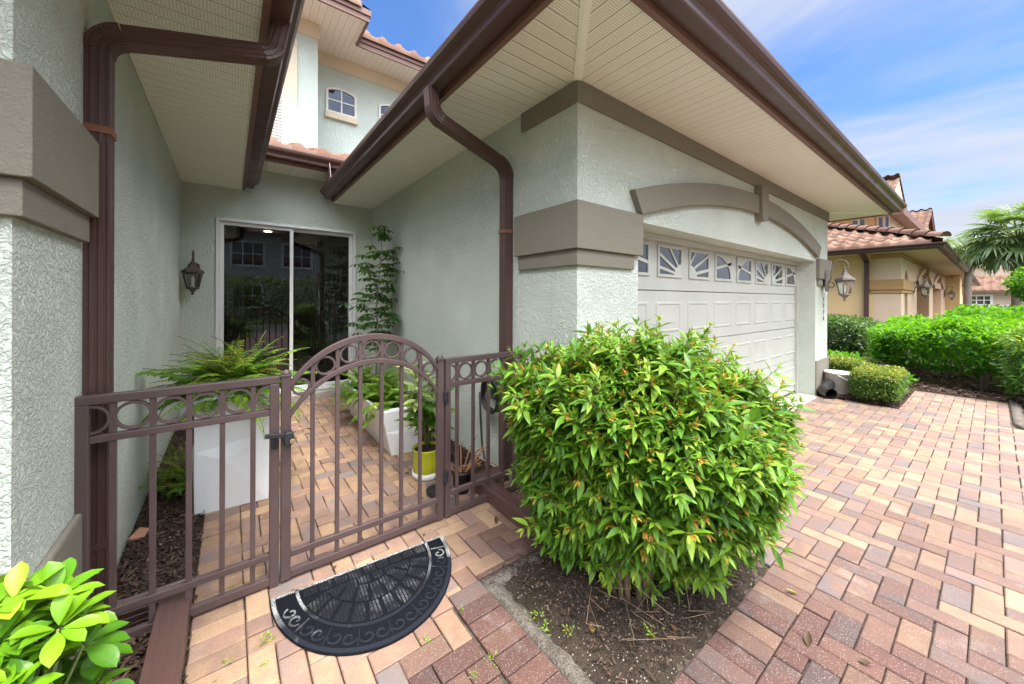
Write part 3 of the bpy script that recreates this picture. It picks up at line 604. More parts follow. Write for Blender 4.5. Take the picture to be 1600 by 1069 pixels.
def ridge_tiles(p, q, parent, mat='tile', r=0.10, step=0.38):
    P, Q = Vector(p), Vector(q); d = (Q-P); n = max(1, int(d.length/step)); d.normalize(); s = d.cross(Vector((0, 0, 1))).normalized(); u = s.cross(d); m = MB()
    for i in range(n):
        a = P.lerp(Q, i/n); b = P.lerp(Q, (i+1.12)/n); vs = []
        for pt, rr, l in ((a, r*1.12, 0.03), (b, r*0.95, 0.0)):
            for j in range(7):
                t = math.pi*j/6; vs.append(pt+s*math.cos(t)*rr+u*(math.sin(t)*rr+l))
        m.add(vs, [(j, j+1, 8+j, 7+j) for j in range(6)]+[tuple(range(7))], True, tint=random.random())
    return m.build('ridge_tiles', mat, parent)
SL = 0.36
rf = tile_roof('roof', (1.16, 0.98, 3.19), (0, 1, 0), 5.7, (1, 0, 0), SL, 10, 'tile', house, 1.0, 0.0)
tile_roof('roof', (1.16, 0.98, 3.19), (1, 0, 0), 7.9, (0, 1, 0), SL, 10, 'tile', house, 1.0, 1.0)
tile_roof('roof', (9.06, 0.98, 3.19), (0, 1, 0), 8.0, (-1, 0, 0), SL, 10, 'tile', house, 1.0, 0.0)
tile_roof('roof', (0.23, 0.98, 3.19), (0, 1, 0), 5.7, (-1, 0, 0), SL, 10, 'tile', house, 1.0, 0.0)
tile_roof('roof', (0.23, 0.98, 3.19), (-1, 0, 0), 7.2, (0, 1, 0), SL, 10, 'tile', house, 1.0, 0.0)
tile_roof('roof', (0.05, 5.66, 3.505), (1, 0, 0), 1.5, (0, 1, 0), 0.33, 5, 'tile', house)
tile_roof('roof', (-4.0, 6.10, UZ+0.20), (1, 0, 0), 5.83, (0, 1, 0), SL, 7, 'tile', house, 0, 1.0)
tile_roof('roof', (1.83, 6.10, UZ+0.20), (0, 1, 0), 2.4, (-1, 0, 0), SL, 6, 'tile', house, 1.0, 0.0)
tile_roof('roof', (1.83, 6.79, UZ+0.20), (1, 0, 0), 7.7, (0, 1, 0), SL, 9, 'tile', house, 0, 1.0)
ridge_tiles((1.16, 0.98, 3.24), (4.76, 4.58, 4.54), house)

# sectional garage door
DY = 1.972
m = MB(); zs = [0.0, 0.53, 1.06, 1.59, 2.118]
for a, b in zip(zs, zs[1:]): m.box(2.577, DY, a+0.002, 7.358, DY+0.04, b-0.006)
gd = m.build('garage_door', 'gdoor', house, 0.003)
m = MB()
for r in range(3):
    for k in range(8):
        x0 = 2.575+0.598*k+0.07; z0 = zs[r]+0.115
        m.add([(x, y, z) for (y, e) in ((DY+0.0005, 0.0), (DY-0.010, 0.012), (DY-0.010, 0.026), (DY-0.003, 0.034)) for (x, z) in ((x0+e, z0+e), (x0+0.46-e, z0+e), (x0+0.46-e, z0+0.305-e), (x0+e, z0+0.305-e))],
              [(j*4+i, j*4+(i+1) % 4, (j+1)*4+(i+1) % 4, (j+1)*4+i) for j in range(3) for i in range(4)]+[(12, 13, 14, 15)])
m.build('raised_panels', 'gdoor', gd)
M['pane'] = NT('dark_pane').P(color=(0.02, 0.028, 0.036), rough=0.03, spec=1.0, coat=0.5).m
for k in range(8):
    x0, x1, z0, z1 = 2.575+0.598*k+0.10, 2.575+0.598*k+0.535, 1.735, 2.025
    m = MB()
    for (a, b, c, d) in ((x0-0.012, z0-0.012, x1+0.012, z0+0.016), (x0-0.012, z1-0.016, x1+0.012, z1+0.012), (x0-0.012, z0+0.016, x0+0.016, z1-0.016), (x1-0.016, z0+0.016, x1+0.012, z1-0.016)): m.box(a, DY-0.016, b, c, DY+0.002, d)
    fr = m.build('window', 'gdoor', gd, 0.003)
    m = MB(); m.quad((x0, DY-0.004, z0), (x1, DY-0.004, z0), (x1, DY-0.004, z1), (x0, DY-0.004, z1)); m.build('pane', 'pane', fr)
    # sunburst insert: hub in the group's middle, rays out to an elliptical arc
    q = k % 4; hubx = 2.575+0.598*(k-q)+0.598*2-0.03; ins = MB(); zc = z0
    def W2(x, z): return (x-hubx)/1.10, (z-zc)/0.42
    y0, y1 = DY-0.012, DY-0.006
    def clipbar(ax, az, bx, bz, w):
        # clip the ray's centre line to this window
        t0, t1 = 0.0, 1.0; dx, dz = bx-ax, bz-az
        for p_, q_ in ((-dx, ax-x0), (dx, x1-ax), (-dz, az-z0), (dz, z1-az)):
            if abs(p_) < 1e-9:
                if q_ < 0: return
            else:
                r_ = q_/p_
                if p_ < 0: t0 = max(t0, r_)
                else: t1 = min(t1, r_)
        if t1-t0 < 0.02: return
        A_ = (ax+dx*t0, az+dz*t0); B_ = (ax+dx*t1, az+dz*t1); L_ = math.hypot(dx, dz); nx_, nz_ = -dz/L_*w, dx/L_*w
        cl = lambda x, z: (min(max(x, x0), x1), min(max(z, z0), z1))
        ins.prism([cl(A_[0]+nx_, A_[1]+nz_), cl(B_[0]+nx_, B_[1]+nz_), cl(B_[0]-nx_, B_[1]-nz_), cl(A_[0]-nx_, A_[1]-nz_)][::-1], 1, y0, y1)
    for deg in (18, 40, 63, 117, 140, 162): clipbar(hubx, zc, hubx+1.6*math.cos(R(deg)), zc+1.6*math.sin(R(deg))*0.55, 0.016)
    if q in (1, 2):
        s_ = 1 if q == 1 else -1; hx = x1 if q == 1 else x0
        pts = [(hx, z0)]+[(hx-s_*0.15*math.cos(a_), z0+0.13*math.sin(a_)) for a_ in [math.pi/2*i/8 for i in range(9)]]
        ins.prism(pts, 1, y0-0.002, y1)
    else:
        s_ = 1 if q == 0 else -1; far = x0 if q == 0 else x1; near = x1 if q == 0 else x0
        arc = [(near-s_*0.40*math.cos(a_), z0+0.03+0.25*math.sin(a_)) for a_ in [math.pi/2*i/10 for i in range(11)]]
        # solid corner outside the arc, as a strip of quads
        for (p_, q_) in zip(arc, arc[1:]):
            ins.prism([p_, q_, (q_[0], z1), (p_[0], z1)], 1, y0, y1)
        a0, a1 = sorted((far, arc[0][0])); 
        if a1-a0 > 0.004: ins.prism([(a0, z0), (a1, z0), (a1, z1), (a0, z1)], 1, y0, y1)
    ins.build('sunburst_insert', 'gdoor', fr)
m = MB(); m.box(7.30, 1.93, 0, 7.358, DY-0.001, 2.06); m.box(2.577, 1.93, 2.06, 7.358, DY-0.001, 2.118); m.box(2.577, 1.93, 0, 2.63, DY-0.001, 2.06); m.build('door_stop', 'gdoor', gd, 0.003)
m = MB(); m.box(2.632, DY-0.012, 0.0, 7.298, DY-0.0015, 0.028); m.build('bottom_seal', 'blackplastic', gd, 0.003)
m = MB(); m.box(2.5, 2.3, 0, 7.5, 2.32, 2.3); m.build('garage_backing', 'dark', house)

# sliding glass door, the room behind it
FY = 6.30
def rect_frame(m, x0, z0, x1, z1, w, y0, y1):
    m.box(x0, y0, z0, x1, y1, z0+w); m.box(x0, y0, z1-w, x1, y1, z1); m.box(x0, y0, z0+w, x0+w, y1, z1-w); m.box(x1-w, y0, z0+w, x1, y1, z1-w)
m = MB(); rect_frame(m, DX0+0.002, DZ0+0.002, DX1-0.002, DZ1-0.002, 0.040, 6.262, 6.42); sd = m.build('sliding_door', 'alu', house, 0.003)
m = MB(); rect_frame(m, DX0+0.043, DZ0+0.045, 0.742, DZ1-0.045, 0.045, 6.305, 6.335); s1 = m.build('door_leaf', 'alu', sd, 0.003)
m = MB(); m.quad((DX0+0.088, 6.32, DZ0+0.09), (0.697, 6.32, DZ0+0.09), (0.697, 6.32, DZ1-0.09), (DX0+0.088, 6.32, DZ1-0.09)); m.build('pane', 'glass', s1)
m = MB(); rect_frame(m, 0.700, DZ0+0.045, DX1-0.043, DZ1-0.045, 0.045, 6.345, 6.375); s2 = m.build('door_leaf', 'alu', sd, 0.003)
m = MB(); m.quad((0.745, 6.36, DZ0+0.09), (DX1-0.088, 6.36, DZ0+0.09), (DX1-0.088, 6.36, DZ1-0.09), (0.745, 6.36, DZ1-0.09)); m.build('pane', 'glass', s2)
m = MB(); m.box(0.700, 6.296, 1.0, 0.712, 6.304, 1.22); m.build('handle', 'alu', s1, 0.003)
m = MB(); m.box(DX0-0.03, 6.12, -0.02, DX1+0.03, 6.279, 0.095); m.build('door_sill', 'concrete', house, 0.006)
m = MB()
for q in (((-1.5, 6.51, 0.1), (2.9, 6.51, 0.1), (2.9, 11, 0.1), (-1.5, 11, 0.1)), ((-1.5, 6.51, 2.85), (-1.5, 11, 2.85), (2.9, 11, 2.85), (2.9, 6.51, 2.85)), ((-1.5, 11, 0.1), (2.9, 11, 0.1), (2.9, 11, 2.85), (-1.5, 11, 2.85)), ((-1.5, 6.51, 0.1), (-1.5, 11, 0.1), (-1.5, 11, 2.85), (-1.5, 6.51, 2.85)), ((2.9, 6.51, 0.1), (2.9, 6.51, 2.85), (2.9, 11, 2.85), (2.9, 11, 0.1))): m.quad(*q)
m.build('room', 'room', house)
def curtain(xa, xb, y, n):
    m = MB(); vs = []
    for i in range(n+1):
        x = xa+(xb-xa)*i/n; yy = y+0.035*math.sin(i*1.7)+0.015*math.sin(i*0.61)
        vs += [(x, yy, 0.12), (x, yy*1.0, 2.62)]
    m.add(vs, [(2*i, 2*i+2, 2*i+3, 2*i+1) for i in range(n)], True); return m.build('curtain', 'curtain', house)
curtain(1.02, 1.72, 6.62, 60); curtain(-0.25, 0.16, 6.62, 34)
for (x, y) in ((0.52, 7.6), (1.05, 7.9), (0.60, 8.9)):
    m = MB(); m.lathe([(0.0, 0.0), (0.055, 0.0), (0.07, 0.012)], (x, y, 2.835), 16); m.build('ceiling_lamp', 'lit', house)

# upper windows
def window(x0, x1, z0, z1, y, arch=0.0, sill=True, blind=False, bars=True, fw_=0.035):
    top = arc_pts(x0, x1, z1, arch, 10) if arch else [(x0, z1), (x1, z1)]
    outer = [(x0, z0), (x1, z0)]+top[::-1]
    c = ((x0+x1)/2, (z0+z1)/2)
    inner = [(min(max(p[0], x0+fw_), x1-fw_), max(z0+fw_, p[1]-fw_ if p[1] > c[1] else p[1])) for p in outer]
    m = MB(); n = len(outer); vs = [(p[0], yy, p[1]) for yy in (y-0.02, y+0.03) for q in (outer, inner) for p in q]
    fs = [(i, (i+1) % n, n+(i+1) % n, n+i) for i in range(n)]+[(n+i, n+(i+1) % n, 3*n+(i+1) % n, 3*n+i) for i in range(n)]+[(i, 2*n+i, 2*n+(i+1) % n, (i+1) % n) for i in range(n)]
    m.add(vs, fs)
    if bars:
        m.box(c[0]-0.012, y-0.012, z0+fw_, c[0]+0.012, y+0.004, z1+arch-fw_); m.box(x0+fw_, y-0.010, z0+(z1-z0)*0.55, x1-fw_, y+0.002, z0+(z1-z0)*0.55+0.022)
    w = m.build('window', 'white_trim', house, 0.002)
    m = MB(); m.add([(p[0], y+0.004 if not blind else y-0.001, p[1]) for p in inner], [tuple(range(n))]); m.build('pane', 'pane', w)
    if sill: m = MB(); m.box(x0-0.02, y-0.05, z0-0.11, x1+0.02, y+0.01, z0-0.001); m.build('sill', 'cream', w, 0.004)
    return w
window(1.386, 1.915, 4.94, 5.36, 7.458, 0.07)
window(2.34, 2.87, 4.94, 5.36, 7.458, 0.07)
w = window(-0.6, 0.665, 3.75, 5.42, 6.768, 0.0, False, False, False)
m = MB()
for i in range(34): z = 3.80+i*0.046; m.quad((-0.56, 6.768, z), (0.63, 6.768, z), (0.63, 6.758, z+0.034), (-0.56, 6.758, z+0.034))
m.build('blind', 'white_trim', w)
m = MB(); m.box(0.667, 6.735, 3.6, 0.835, 6.784, 5.48); m.box(-0.8, 6.735, 5.48, 0.835, 6.784, 5.60); m.build('window_surround', 'cream', house, 0.004)

# downspouts
def ds_prof(a, b, rib=0.004):
    pts = []
    def side(p, q, n):
        for i in range(n):
            t0 = i/n; 
            for dt, off in ((0.0, 0), (0.30/n, 0), (0.42/n, 1), (0.62/n, 1), (0.74/n, 0)):
                t = t0+dt; x = p[0]+(q[0]-p[0])*t; y = p[1]+(q[1]-p[1])*t; L = math.hypot(q[0]-p[0], q[1]-p[1]); nx, ny = (q[1]-p[1])/L, -(q[0]-p[0])/L
                pts.append((x-nx*rib*off, y-ny*rib*off))
    c = [(-a/2, -b/2), (a/2, -b/2), (a/2, b/2), (-a/2, b/2)]
    for i in range(4): side(c[i], c[(i+1) % 4], 3)
    return pts
def bend(p, c, q, r, n=9):
    """rounded corner at c between p and q"""
    p, c, q = Vector(p), Vector(c), Vector(q); a = (p-c).normalized(); b = (q-c).normalized(); ang = a.angle(b); t = r/math.tan(ang/2)
    o = c+(a+b).normalized()*(r/math.sin(ang/2)); s = c+a*t-o; e = c+b*t-o; th = s.angle(e); out = []
    for i in range(n+1):
        k = i/n; out.append(o+(s*math.sin((1-k)*th)+e*math.sin(k*th))/math.sin(th))
    return out
def pleat(m, pts, prof, upv):
    """crimped elbow: alternate rings slightly larger"""
    fine = []
    for a, b in zip(pts, pts[1:]): fine += [Vector(a).lerp(Vector(b), k/3) for k in range(3)]
    fine.append(Vector(pts[-1])); P = fine; n = len(P); k = len(prof); vs = []; U = Vector(upv)
    for i in range(n):
        d = (P[min(i+1, n-1)]-P[max(0, i-1)]).normalized(); s = d.cross(U).normalized(); u = s.cross(d).normalized(); sc = 1.0+(0.045 if i % 2 else 0.0)
        vs += [P[i]+s*x*sc+u*y*sc for x, y in prof]
    m.add(vs, [(i*k+j, i*k+(j+1) % k, (i+1)*k+(j+1) % k, (i+1)*k+j) for i in range(n-1) for j in range(k)]+[tuple(range(k))[::-1], tuple((n-1)*k+j for j in range(k))])
def strap(m, c, a, b, h, ax):
    x, y, z = c; m.box(x-a/2, y-b/2, z-h/2, x+a/2, y+b/2, z+h/2)
PR = ds_prof(0.078, 0.086)
# left: up the corner of the wing, then slanting out under the soffit to the gutter
Yd = 2.398; m = MB(); yv = (0, 1, 0)
c1, c2 = (-0.46, Yd, 2.655), (0.185, Yd, 2.825)
b1 = bend((-0.46, Yd, 0), c1, c2, 0.10); b2 = bend(c1, c2, (0.225, Yd, 3.02), 0.085)
m.sweep([(-0.46, Yd, 0.09), b1[0]], PR, upv=yv); m.sweep([b1[-1], b2[0]], PR, upv=yv); m.sweep([b2[-1], (0.225, Yd, 3.02)], PR, upv=yv)
dl = m.build('downspout', 'gutter', house, label='brown downspout on the left wing bending up to the gutter')
m = MB(); pleat(m, b1, ds_prof(0.082, 0.090), yv); m.build('elbow', 'gutter', dl)
m = MB(); pleat(m, b2, ds_prof(0.082, 0.090), yv); m.build('elbow', 'gutter', dl)
m = MB(); strap(m, (-0.458, Yd, 2.23), 0.086, 0.096, 0.030, 0); m.build('strap', 'rust', dl)
m = MB(); strap(m, (-0.458, Yd, 0.42), 0.086, 0.096, 0.028, 0); m.build('strap', 'gutter', dl)
m = MB(); PH = ds_prof(0.10, 0.085); e1 = bend((-0.46, Yd, 0.5), (-0.46, Yd, 0.065), (0, Yd, 0.065), 0.07)
m.sweep([e1[-1], (-0.145, Yd, 0.062)], ds_prof(0.085, 0.086), upv=yv); m.sweep([(-0.20, Yd+0.045, 0.058), (-0.205, 1.2, 0.052)], ds_prof(0.115, 0.082, 0.0008)); m.build('drain_pipe', 'gutter', dl, label='flat brown drain pipe lying on the soil')
m = MB(); pleat(m, e1, ds_prof(0.082, 0.09), yv); m.build('elbow', 'gutter', dl)
# right: on the garage side wall
Yr = 2.475; m = MB(); c1, c2 = (1.829, Yr, 2.60), (1.165, Yr, 2.83)
b1 = bend((1.829, Yr, 0), c1, c2, 0.13, 12); b2 = bend(c1, c2, (1.145, Yr, 3.02), 0.11, 12)
m.sweep([(1.829, Yr, 0.10), b1[0]], PR, upv=yv); m.sweep([b1[-1], b2[0]], PR, upv=yv); m.sweep([b2[-1], (1.145, Yr, 3.02)], PR, upv=yv)
dr = m.build('downspout', 'gutter', house, label='brown downspout on the garage side wall running under the soffit')
m = MB(); pleat(m, b1, ds_prof(0.082, 0.090), yv); m.build('elbow', 'gutter', dr)
m = MB(); pleat(m, b2, ds_prof(0.082, 0.090), yv); m.build('elbow', 'gutter', dr)
m = MB(); strap(m, (1.828, Yr, 2.06), 0.088, 0.097, 0.028, 0); m.build('strap', 'rust', dr)
m = MB(); m.sweep([(1.83, Yr, 0.062), (1.57, Yr, 0.060)], ds_prof(0.085, 0.086), upv=yv); m.sweep([(1.565, Yr+0.045, 0.058), (1.555, 1.62, 0.055)], ds_prof(0.115, 0.085, 0.0012)); m.build('drain_pipe', 'gutter', dr, label='flat brown drain pipe on the pavers under the fence')

# ------------------------------------------------------------------ fence and gate
FYc = 2.28
def bar(m, x0, z0, x1, z1, dep=0.030): m.box(x0, FYc-dep/2, z0, x1, FYc+dep/2, z1)
def ring(x, z, r, parent, w=0.011, dep=0.024, half=0):
    m = MB(); n = 28; a0, a1 = (0, 2*math.pi) if not half else ((-math.pi/2, math.pi/2) if half > 0 else (math.pi/2, 1.5*math.pi))
    ang = [a0+(a1-a0)*i/n for i in range(n+1)]; vs = []
    for a in ang:
        for (rr, y) in ((r-w, FYc-dep/2), (r, FYc-dep/2), (r, FYc+dep/2), (r-w, FYc+dep/2)): vs.append((x+rr*math.cos(a), y, z+rr*math.sin(a)))
    fs = [(4*i+j, 4*i+(j+1) % 4, 4*(i+1)+(j+1) % 4, 4*(i+1)+j) for i in range(n) for j in range(4)]
    m.add(vs, fs); return m.build('ring', 'fence', parent, 0.0015)
def panel(x0, x1, picks, rings, pl, pr, label):
    t = thing('fence_panel', label, 'fence panel', ((x0+x1)/2, FYc, 0), 'brown metal panels beside the gate')
    m = MB(); bar(m, x0, 0.0, x0+pl, 1.055, 0.036); bar(m, x1-pr, 0.0, x1, 1.055, 0.036); bar(m, x0, 1.055, x1, 1.093, 0.038); m.build('frame', 'fence', t, 0.004)
    for z0, z1 in ((0.893, 0.924), (0.148, 0.180), (0.015, 0.055)):
        m = MB(); bar(m, x0+pl, z0, x1-pr, z1, 0.032); m.build('rail', 'fence', t, 0.003)
    for x in picks:
        m = MB(); bar(m, x-0.011, 0.18, x+0.011, 0.893, 0.020); bar(m, x-0.011, 0.055, x+0.011, 0.148, 0.020); bar(m, x-0.011, 0.924, x+0.011, 1.055, 0.020); m.build('picket', 'fence', t, 0.0015)
    for x, hf in rings: ring(x, 0.9895, 0.0615 if x < 0.5 else 0.060, t, half=hf)
    return t
lp = panel(-0.508, 0.206, [-0.394, -0.272, -0.150, -0.028, 0.094], [(-0.461, 1), (-0.333, 0), (-0.211, 0), (-0.089, 0), (0.033, 0), (0.164, -1)], 0.047, 0.042, 'brown metal fence panel between the left wing and the gate latch')
rp = panel(1.166, 1.866, [1.263, 1.394, 1.525, 1.656, 1.770], [(1.204, 1), (1.3285, 0), (1.4595, 0), (1.5905, 0), (1.713, 0), (1.826, -1)], 0.040, 0.036, 'brown metal fence panel between the gate hinges and the big shrub')
gate = thing('gate', 'brown metal garden gate with an arched top and a row of rings', 'gate', (0.68, FYc, 0))
GX0, GX1 = 0.214, 1.153
for x0 in (GX0, GX1-0.045): m = MB(); bar(m, x0, 0.012, x0+0.045, 1.085, 0.040); m.build('stile', 'fence', gate, 0.004)
for x0 in (GX0, GX1-0.045):
    m = MB(); m.box(x0-0.004, FYc-0.025, 1.086, x0+0.049, FYc+0.025, 1.098); m.lathe([(0.001, 0.024), (0.012, 0.021), (0.021, 0.011), (0.023, 0.0), (0.0, 0.0)], (x0+0.0225, FYc, 1.098), 16); m.build('post_cap', 'fence', gate, 0.002)
GXa, GXb = GX0+0.045, GX1-0.045
def arch_bar(zs, rise, th, dep=0.034):
    lo, hi = arc_pts(GXa, GXb, zs, rise, 30), arc_pts(GXa, GXb, zs+th, rise, 30); m = MB(); vs = [(p[0], y, p[1]) for y in (FYc-dep/2, FYc+dep/2) for q in (lo, hi) for p in q]; n = 31; fs = []
    for i in range(30): fs += [(i, i+1, n+i+1, n+i), (2*n+i, 3*n+i, 3*n+i+1, 2*n+i+1), (i, 2*n+i, 2*n+i+1, i+1), (n+i, n+i+1, 3*n+i+1, 3*n+i)]
    m.add(vs, fs); return m.build('arched_rail', 'fence', gate, 0.003), lambda x: np.interp(x, [p[0] for p in lo], [p[1] for p in lo])
_, zo = arch_bar(1.020, 0.232, 0.037); _, zi = arch_bar(0.865, 0.242, 0.031)
for z0, z1 in ((0.125, 0.158), (0.018, 0.056)):
    m = MB(); bar(m, GXa, z0, GXb, z1, 0.032); m.build('rail', 'fence', gate, 0.003)
for x in (0.363, 0.489, 0.614, 0.739, 0.864, 0.989):
    m = MB(); bar(m, x-0.0105, 0.158, x+0.0105, float(zi(x))+0.006, 0.020); bar(m, x-0.0105, 0.056, x+0.0105, 0.125, 0.020); bar(m, x-0.0105, float(zi(x))+0.030, x+0.0105, float(zo(x))+0.004, 0.020); m.build('picket', 'fence', gate, 0.0015)
for x in (0.306, 0.426, 0.5515, 0.6765, 0.8015, 0.9265, 1.050): ring(x, (float(zi(x))+0.031+float(zo(x)))/2, 0.0535 if 0.33 < x < 1.0 else 0.046, gate)
for z in (0.836, 0.295):
    m = MB(); m.box(1.144, FYc-0.034, z-0.038, 1.180, FYc-0.0195, z+0.038)
    for i in range(5): m.tube([(1.1595, FYc-0.036, z-0.036+i*0.015), (1.1595, FYc-0.036, z-0.024+i*0.015)], 0.008, 10)
    for sx in (1.149, 1.174):
        for sz in (-0.024, 0, 0.024): m.tube([(sx, FYc-0.037, z+sz), (sx, FYc-0.033, z+sz)], 0.0028, 6)
    m.build('hinge', 'black', gate, 0.0015)
lt = MB(); lt.prism([(0.224, 0.738), (0.262, 0.738), (0.268, 0.775), (0.262, 0.806), (0.228, 0.806), (0.221, 0.775)], 1, FYc-0.072, FYc-0.0205)
latch = lt.build('latch', 'black', gate, 0.006)
m = MB(); m.sweep([(0.228, FYc-0.048, 0.788), (0.190, FYc-0.050, 0.795), (0.142, FYc-0.052, 0.802)], [(-0.008, -0.011), (0.008, -0.011), (0.008, 0.011), (-0.008, 0.011)]); m.build('lever', 'black', latch, 0.003)
m = MB(); m.tube([(0.258, FYc-0.071, 0.760), (0.258, FYc-0.084, 0.760)], 0.012, 16); m.build('key_cylinder', 'brass', latch, 0.001)
m = MB(); m.tube([(0.266, FYc-0.03, 0.79), (0.30, FYc-0.035, 0.803), (0.33, FYc-0.02, 0.797), (0.352, FYc, 0.782)], 0.0032, 6); m.tube([(0.266, FYc-0.04, 0.757), (0.30, FYc-0.04, 0.770), (0.335, FYc-0.02, 0.768), (0.36, FYc, 0.757)], 0.0032, 6); m.build('wire_loop', 'brass', latch)
m = MB(); m.box(0.170, FYc-0.026, 0.722, 0.200, FYc-0.0185, 0.795); m.tube([(0.178, FYc-0.03, 0.785), (0.176, FYc-0.040, 0.760), (0.182, FYc-0.040, 0.735), (0.190, FYc-0.03, 0.727)], 0.005, 8); m.build('strike_plate', 'black', lp, 0.002)

# ------------------------------------------------------------------ door mat
mat_c = Vector((0.612, 2.138, 0)); mu = Vector((0.896, -0.056, 0)).normalized(); mv = Vector((-mu.y, mu.x, 0))*-1
MA, MBd = 0.452, 0.560
t = NT('rubber_black'); n = t.noise(260, 3, 0.6); n1 = t.noise(9, 3, 0.6)
t.P(color=t.mix(t.rng(n, 0.4, 0.75), (0.003, 0.0035, 0.005), (0.012, 0.014, 0.020)), rough=t.rng(n1, 0.3, 0.7, 0.75, 0.9), spec=0.08, normal=t.bump(n, 0.6, 0.003)); M['rubber'] = t.m
t = NT('rubber_worn'); n = t.noise(8, 3, 0.6); x, y, z = t.sep(); fx = t.math('ABSOLUTE', t.math('SUBTRACT', t.math('FRACT', t.math('MULTIPLY', t.math('SUBTRACT', x, t.math('MULTIPLY', y, 0.06)), 62.0)), 0.5)); n2 = t.noise(160, 3, 0.7)
w = t.math('MULTIPLY', t.rng(n, 0.46, 0.76, 0.015, 0.30, True), t.math('MULTIPLY', t.rng(n2, 0.40, 0.56), t.rng(fx, 0.12, 0.3)))
t.P(color=t.mix(w, (0.008, 0.009, 0.012), (0.42, 0.42, 0.42)), rough=0.85, spec=0.08, normal=t.bump(n2, 0.5, 0.002)); M['rubber_worn'] = t.m
t = NT('rubber_edge'); n = t.noise(5, 3, 0.6); n2 = t.noise(190, 3, 0.7); x, y, z = t.sep()
w = t.math('MULTIPLY', t.rng(t.math('ADD', n, t.math('MULTIPLY', t.math('SUBTRACT', y, 1.95), 1.1)), 0.42, 0.66), t.rng(n2, 0.38, 0.58))
t.P(color=t.mix(w, (0.014, 0.016, 0.022), (0.42, 0.42, 0.41)), rough=0.85, spec=0.08, normal=t.bump(n2, 0.5, 0.002)); M['rubber_edge'] = t.m
mt = thing('doormat', 'half-round black rubber doormat with worn brick and scroll relief in front of the gate', 'doormat', tuple(mat_c))
def mp(u, v, z): p = mat_c+mu*u+mv*v; return (p.x, p.y, z)
def ell_pt(k, a, v0=0.0): return (MA*k*math.cos(a), v0+MBd*k*math.sin(a))
def relief(poly, z0, z1, m):
    n = len(poly); m.add([mp(u, v, z0) for u, v in poly]+[mp(u, v, z1) for u, v in poly], [tuple(range(n))[::-1], tuple(range(n, 2*n))]+[(i, (i+1) % n, n+(i+1) % n, n+i) for i in range(n)])
m = MB(); relief([ell_pt(1, math.pi*i/48) for i in range(49)], 0.003, 0.011, m); m.build('base', 'rubber', mt, 0.002)
def band(k0, k1, z1, name, mat, a0=0.0, a1=math.pi, n=48, v0=0.0):
    m = MB(); vs = []
    for i in range(n+1):
        a = a0+(a1-a0)*i/n
        for k, z in ((k0, 0.0105), (k0, z1), (k1, z1), (k1, 0.0105)): u, v = ell_pt(k, a); vs.append(mp(u, v, z))
    m.add(vs, [(4*i+j, 4*i+j+1, 4*(i+1)+j+1, 4*(i+1)+j) for i in range(n) for j in range(3)]); return m.build(name, mat, mt)
band(0.955, 0.995, 0.015, 'border', 'rubber_edge'); band(0.735, 0.765, 0.014, 'border', 'rubber_edge')
m = MB(); relief([(-MA*0.99, 0.002), (MA*0.99, 0.002), (MA*0.985, 0.014), (-MA*0.985, 0.014)][::-1], 0.0105, 0.014, m); m.build('straight_edge', 'rubber_edge', mt)
# bricks: a straight row along the door side, then two fans of wedges, then a middle panel
m = MB()
for i in range(9):
    u0 = -0.318+i*0.0715; relief([(u0+0.004, 0.024), (u0+0.066, 0.024), (u0+0.064, 0.082), (u0+0.006, 0.082)][::-1], 0.0105, 0.0145, m)
for (k0, k1, nseg, off) in ((0.30, 0.50, 7, 0.0), (0.52, 0.72, 10, 0.0)):
    for i in range(nseg):
        a0 = 0.33+(math.pi-0.66)*i/nseg+0.022/k1; a1 = 0.33+(math.pi-0.66)*(i+1)/nseg-0.022/k1
        P = [ell_pt(k0, a0), ell_pt(k1, a0), ell_pt(k1, (a0+a1)/2), ell_pt(k1, a1), ell_pt(k0, a1), ell_pt(k0, (a0+a1)/2)]
        if min(p[1] for p in P) < 0.09: P = [(p[0], max(p[1], 0.09)) for p in P]
        relief(P[::-1] if False else P, 0.0105, 0.0145, m)
for i in range(4): relief([(-0.13+i*0.066, 0.092), (-0.072+i*0.066, 0.092), (-0.075+i*0.066, 0.142), (-0.127+i*0.066, 0.142)], 0.0105, 0.0142, m)
m.build('bricks', 'rubber_worn', mt)
def flat_curve(m, pts, w):
    vs = []; n = len(pts)
    for i in range(n):
        a, b = pts[max(0, i-1)], pts[min(n-1, i+1)]; d = math.hypot(b[0]-a[0], b[1]-a[1]) or 1; nx, ny = -(b[1]-a[1])/d*w, (b[0]-a[0])/d*w
        k = 0.6+0.4*math.sin(math.pi*i/(n-1))
        vs += [mp(pts[i][0]+nx*k, pts[i][1]+ny*k, 0.0105), mp(pts[i][0]+nx*k*0.6, pts[i][1]+ny*k*0.6, 0.0145), mp(pts[i][0]-nx*k*0.6, pts[i][1]-ny*k*0.6, 0.0145), mp(pts[i][0]-nx*k, pts[i][1]-ny*k, 0.0105)]
    m.add(vs, [(4*i+j, 4*i+j+1, 4*(i+1)+j+1, 4*(i+1)+j) for i in range(n-1) for j in range(3)], True)
m = MB()
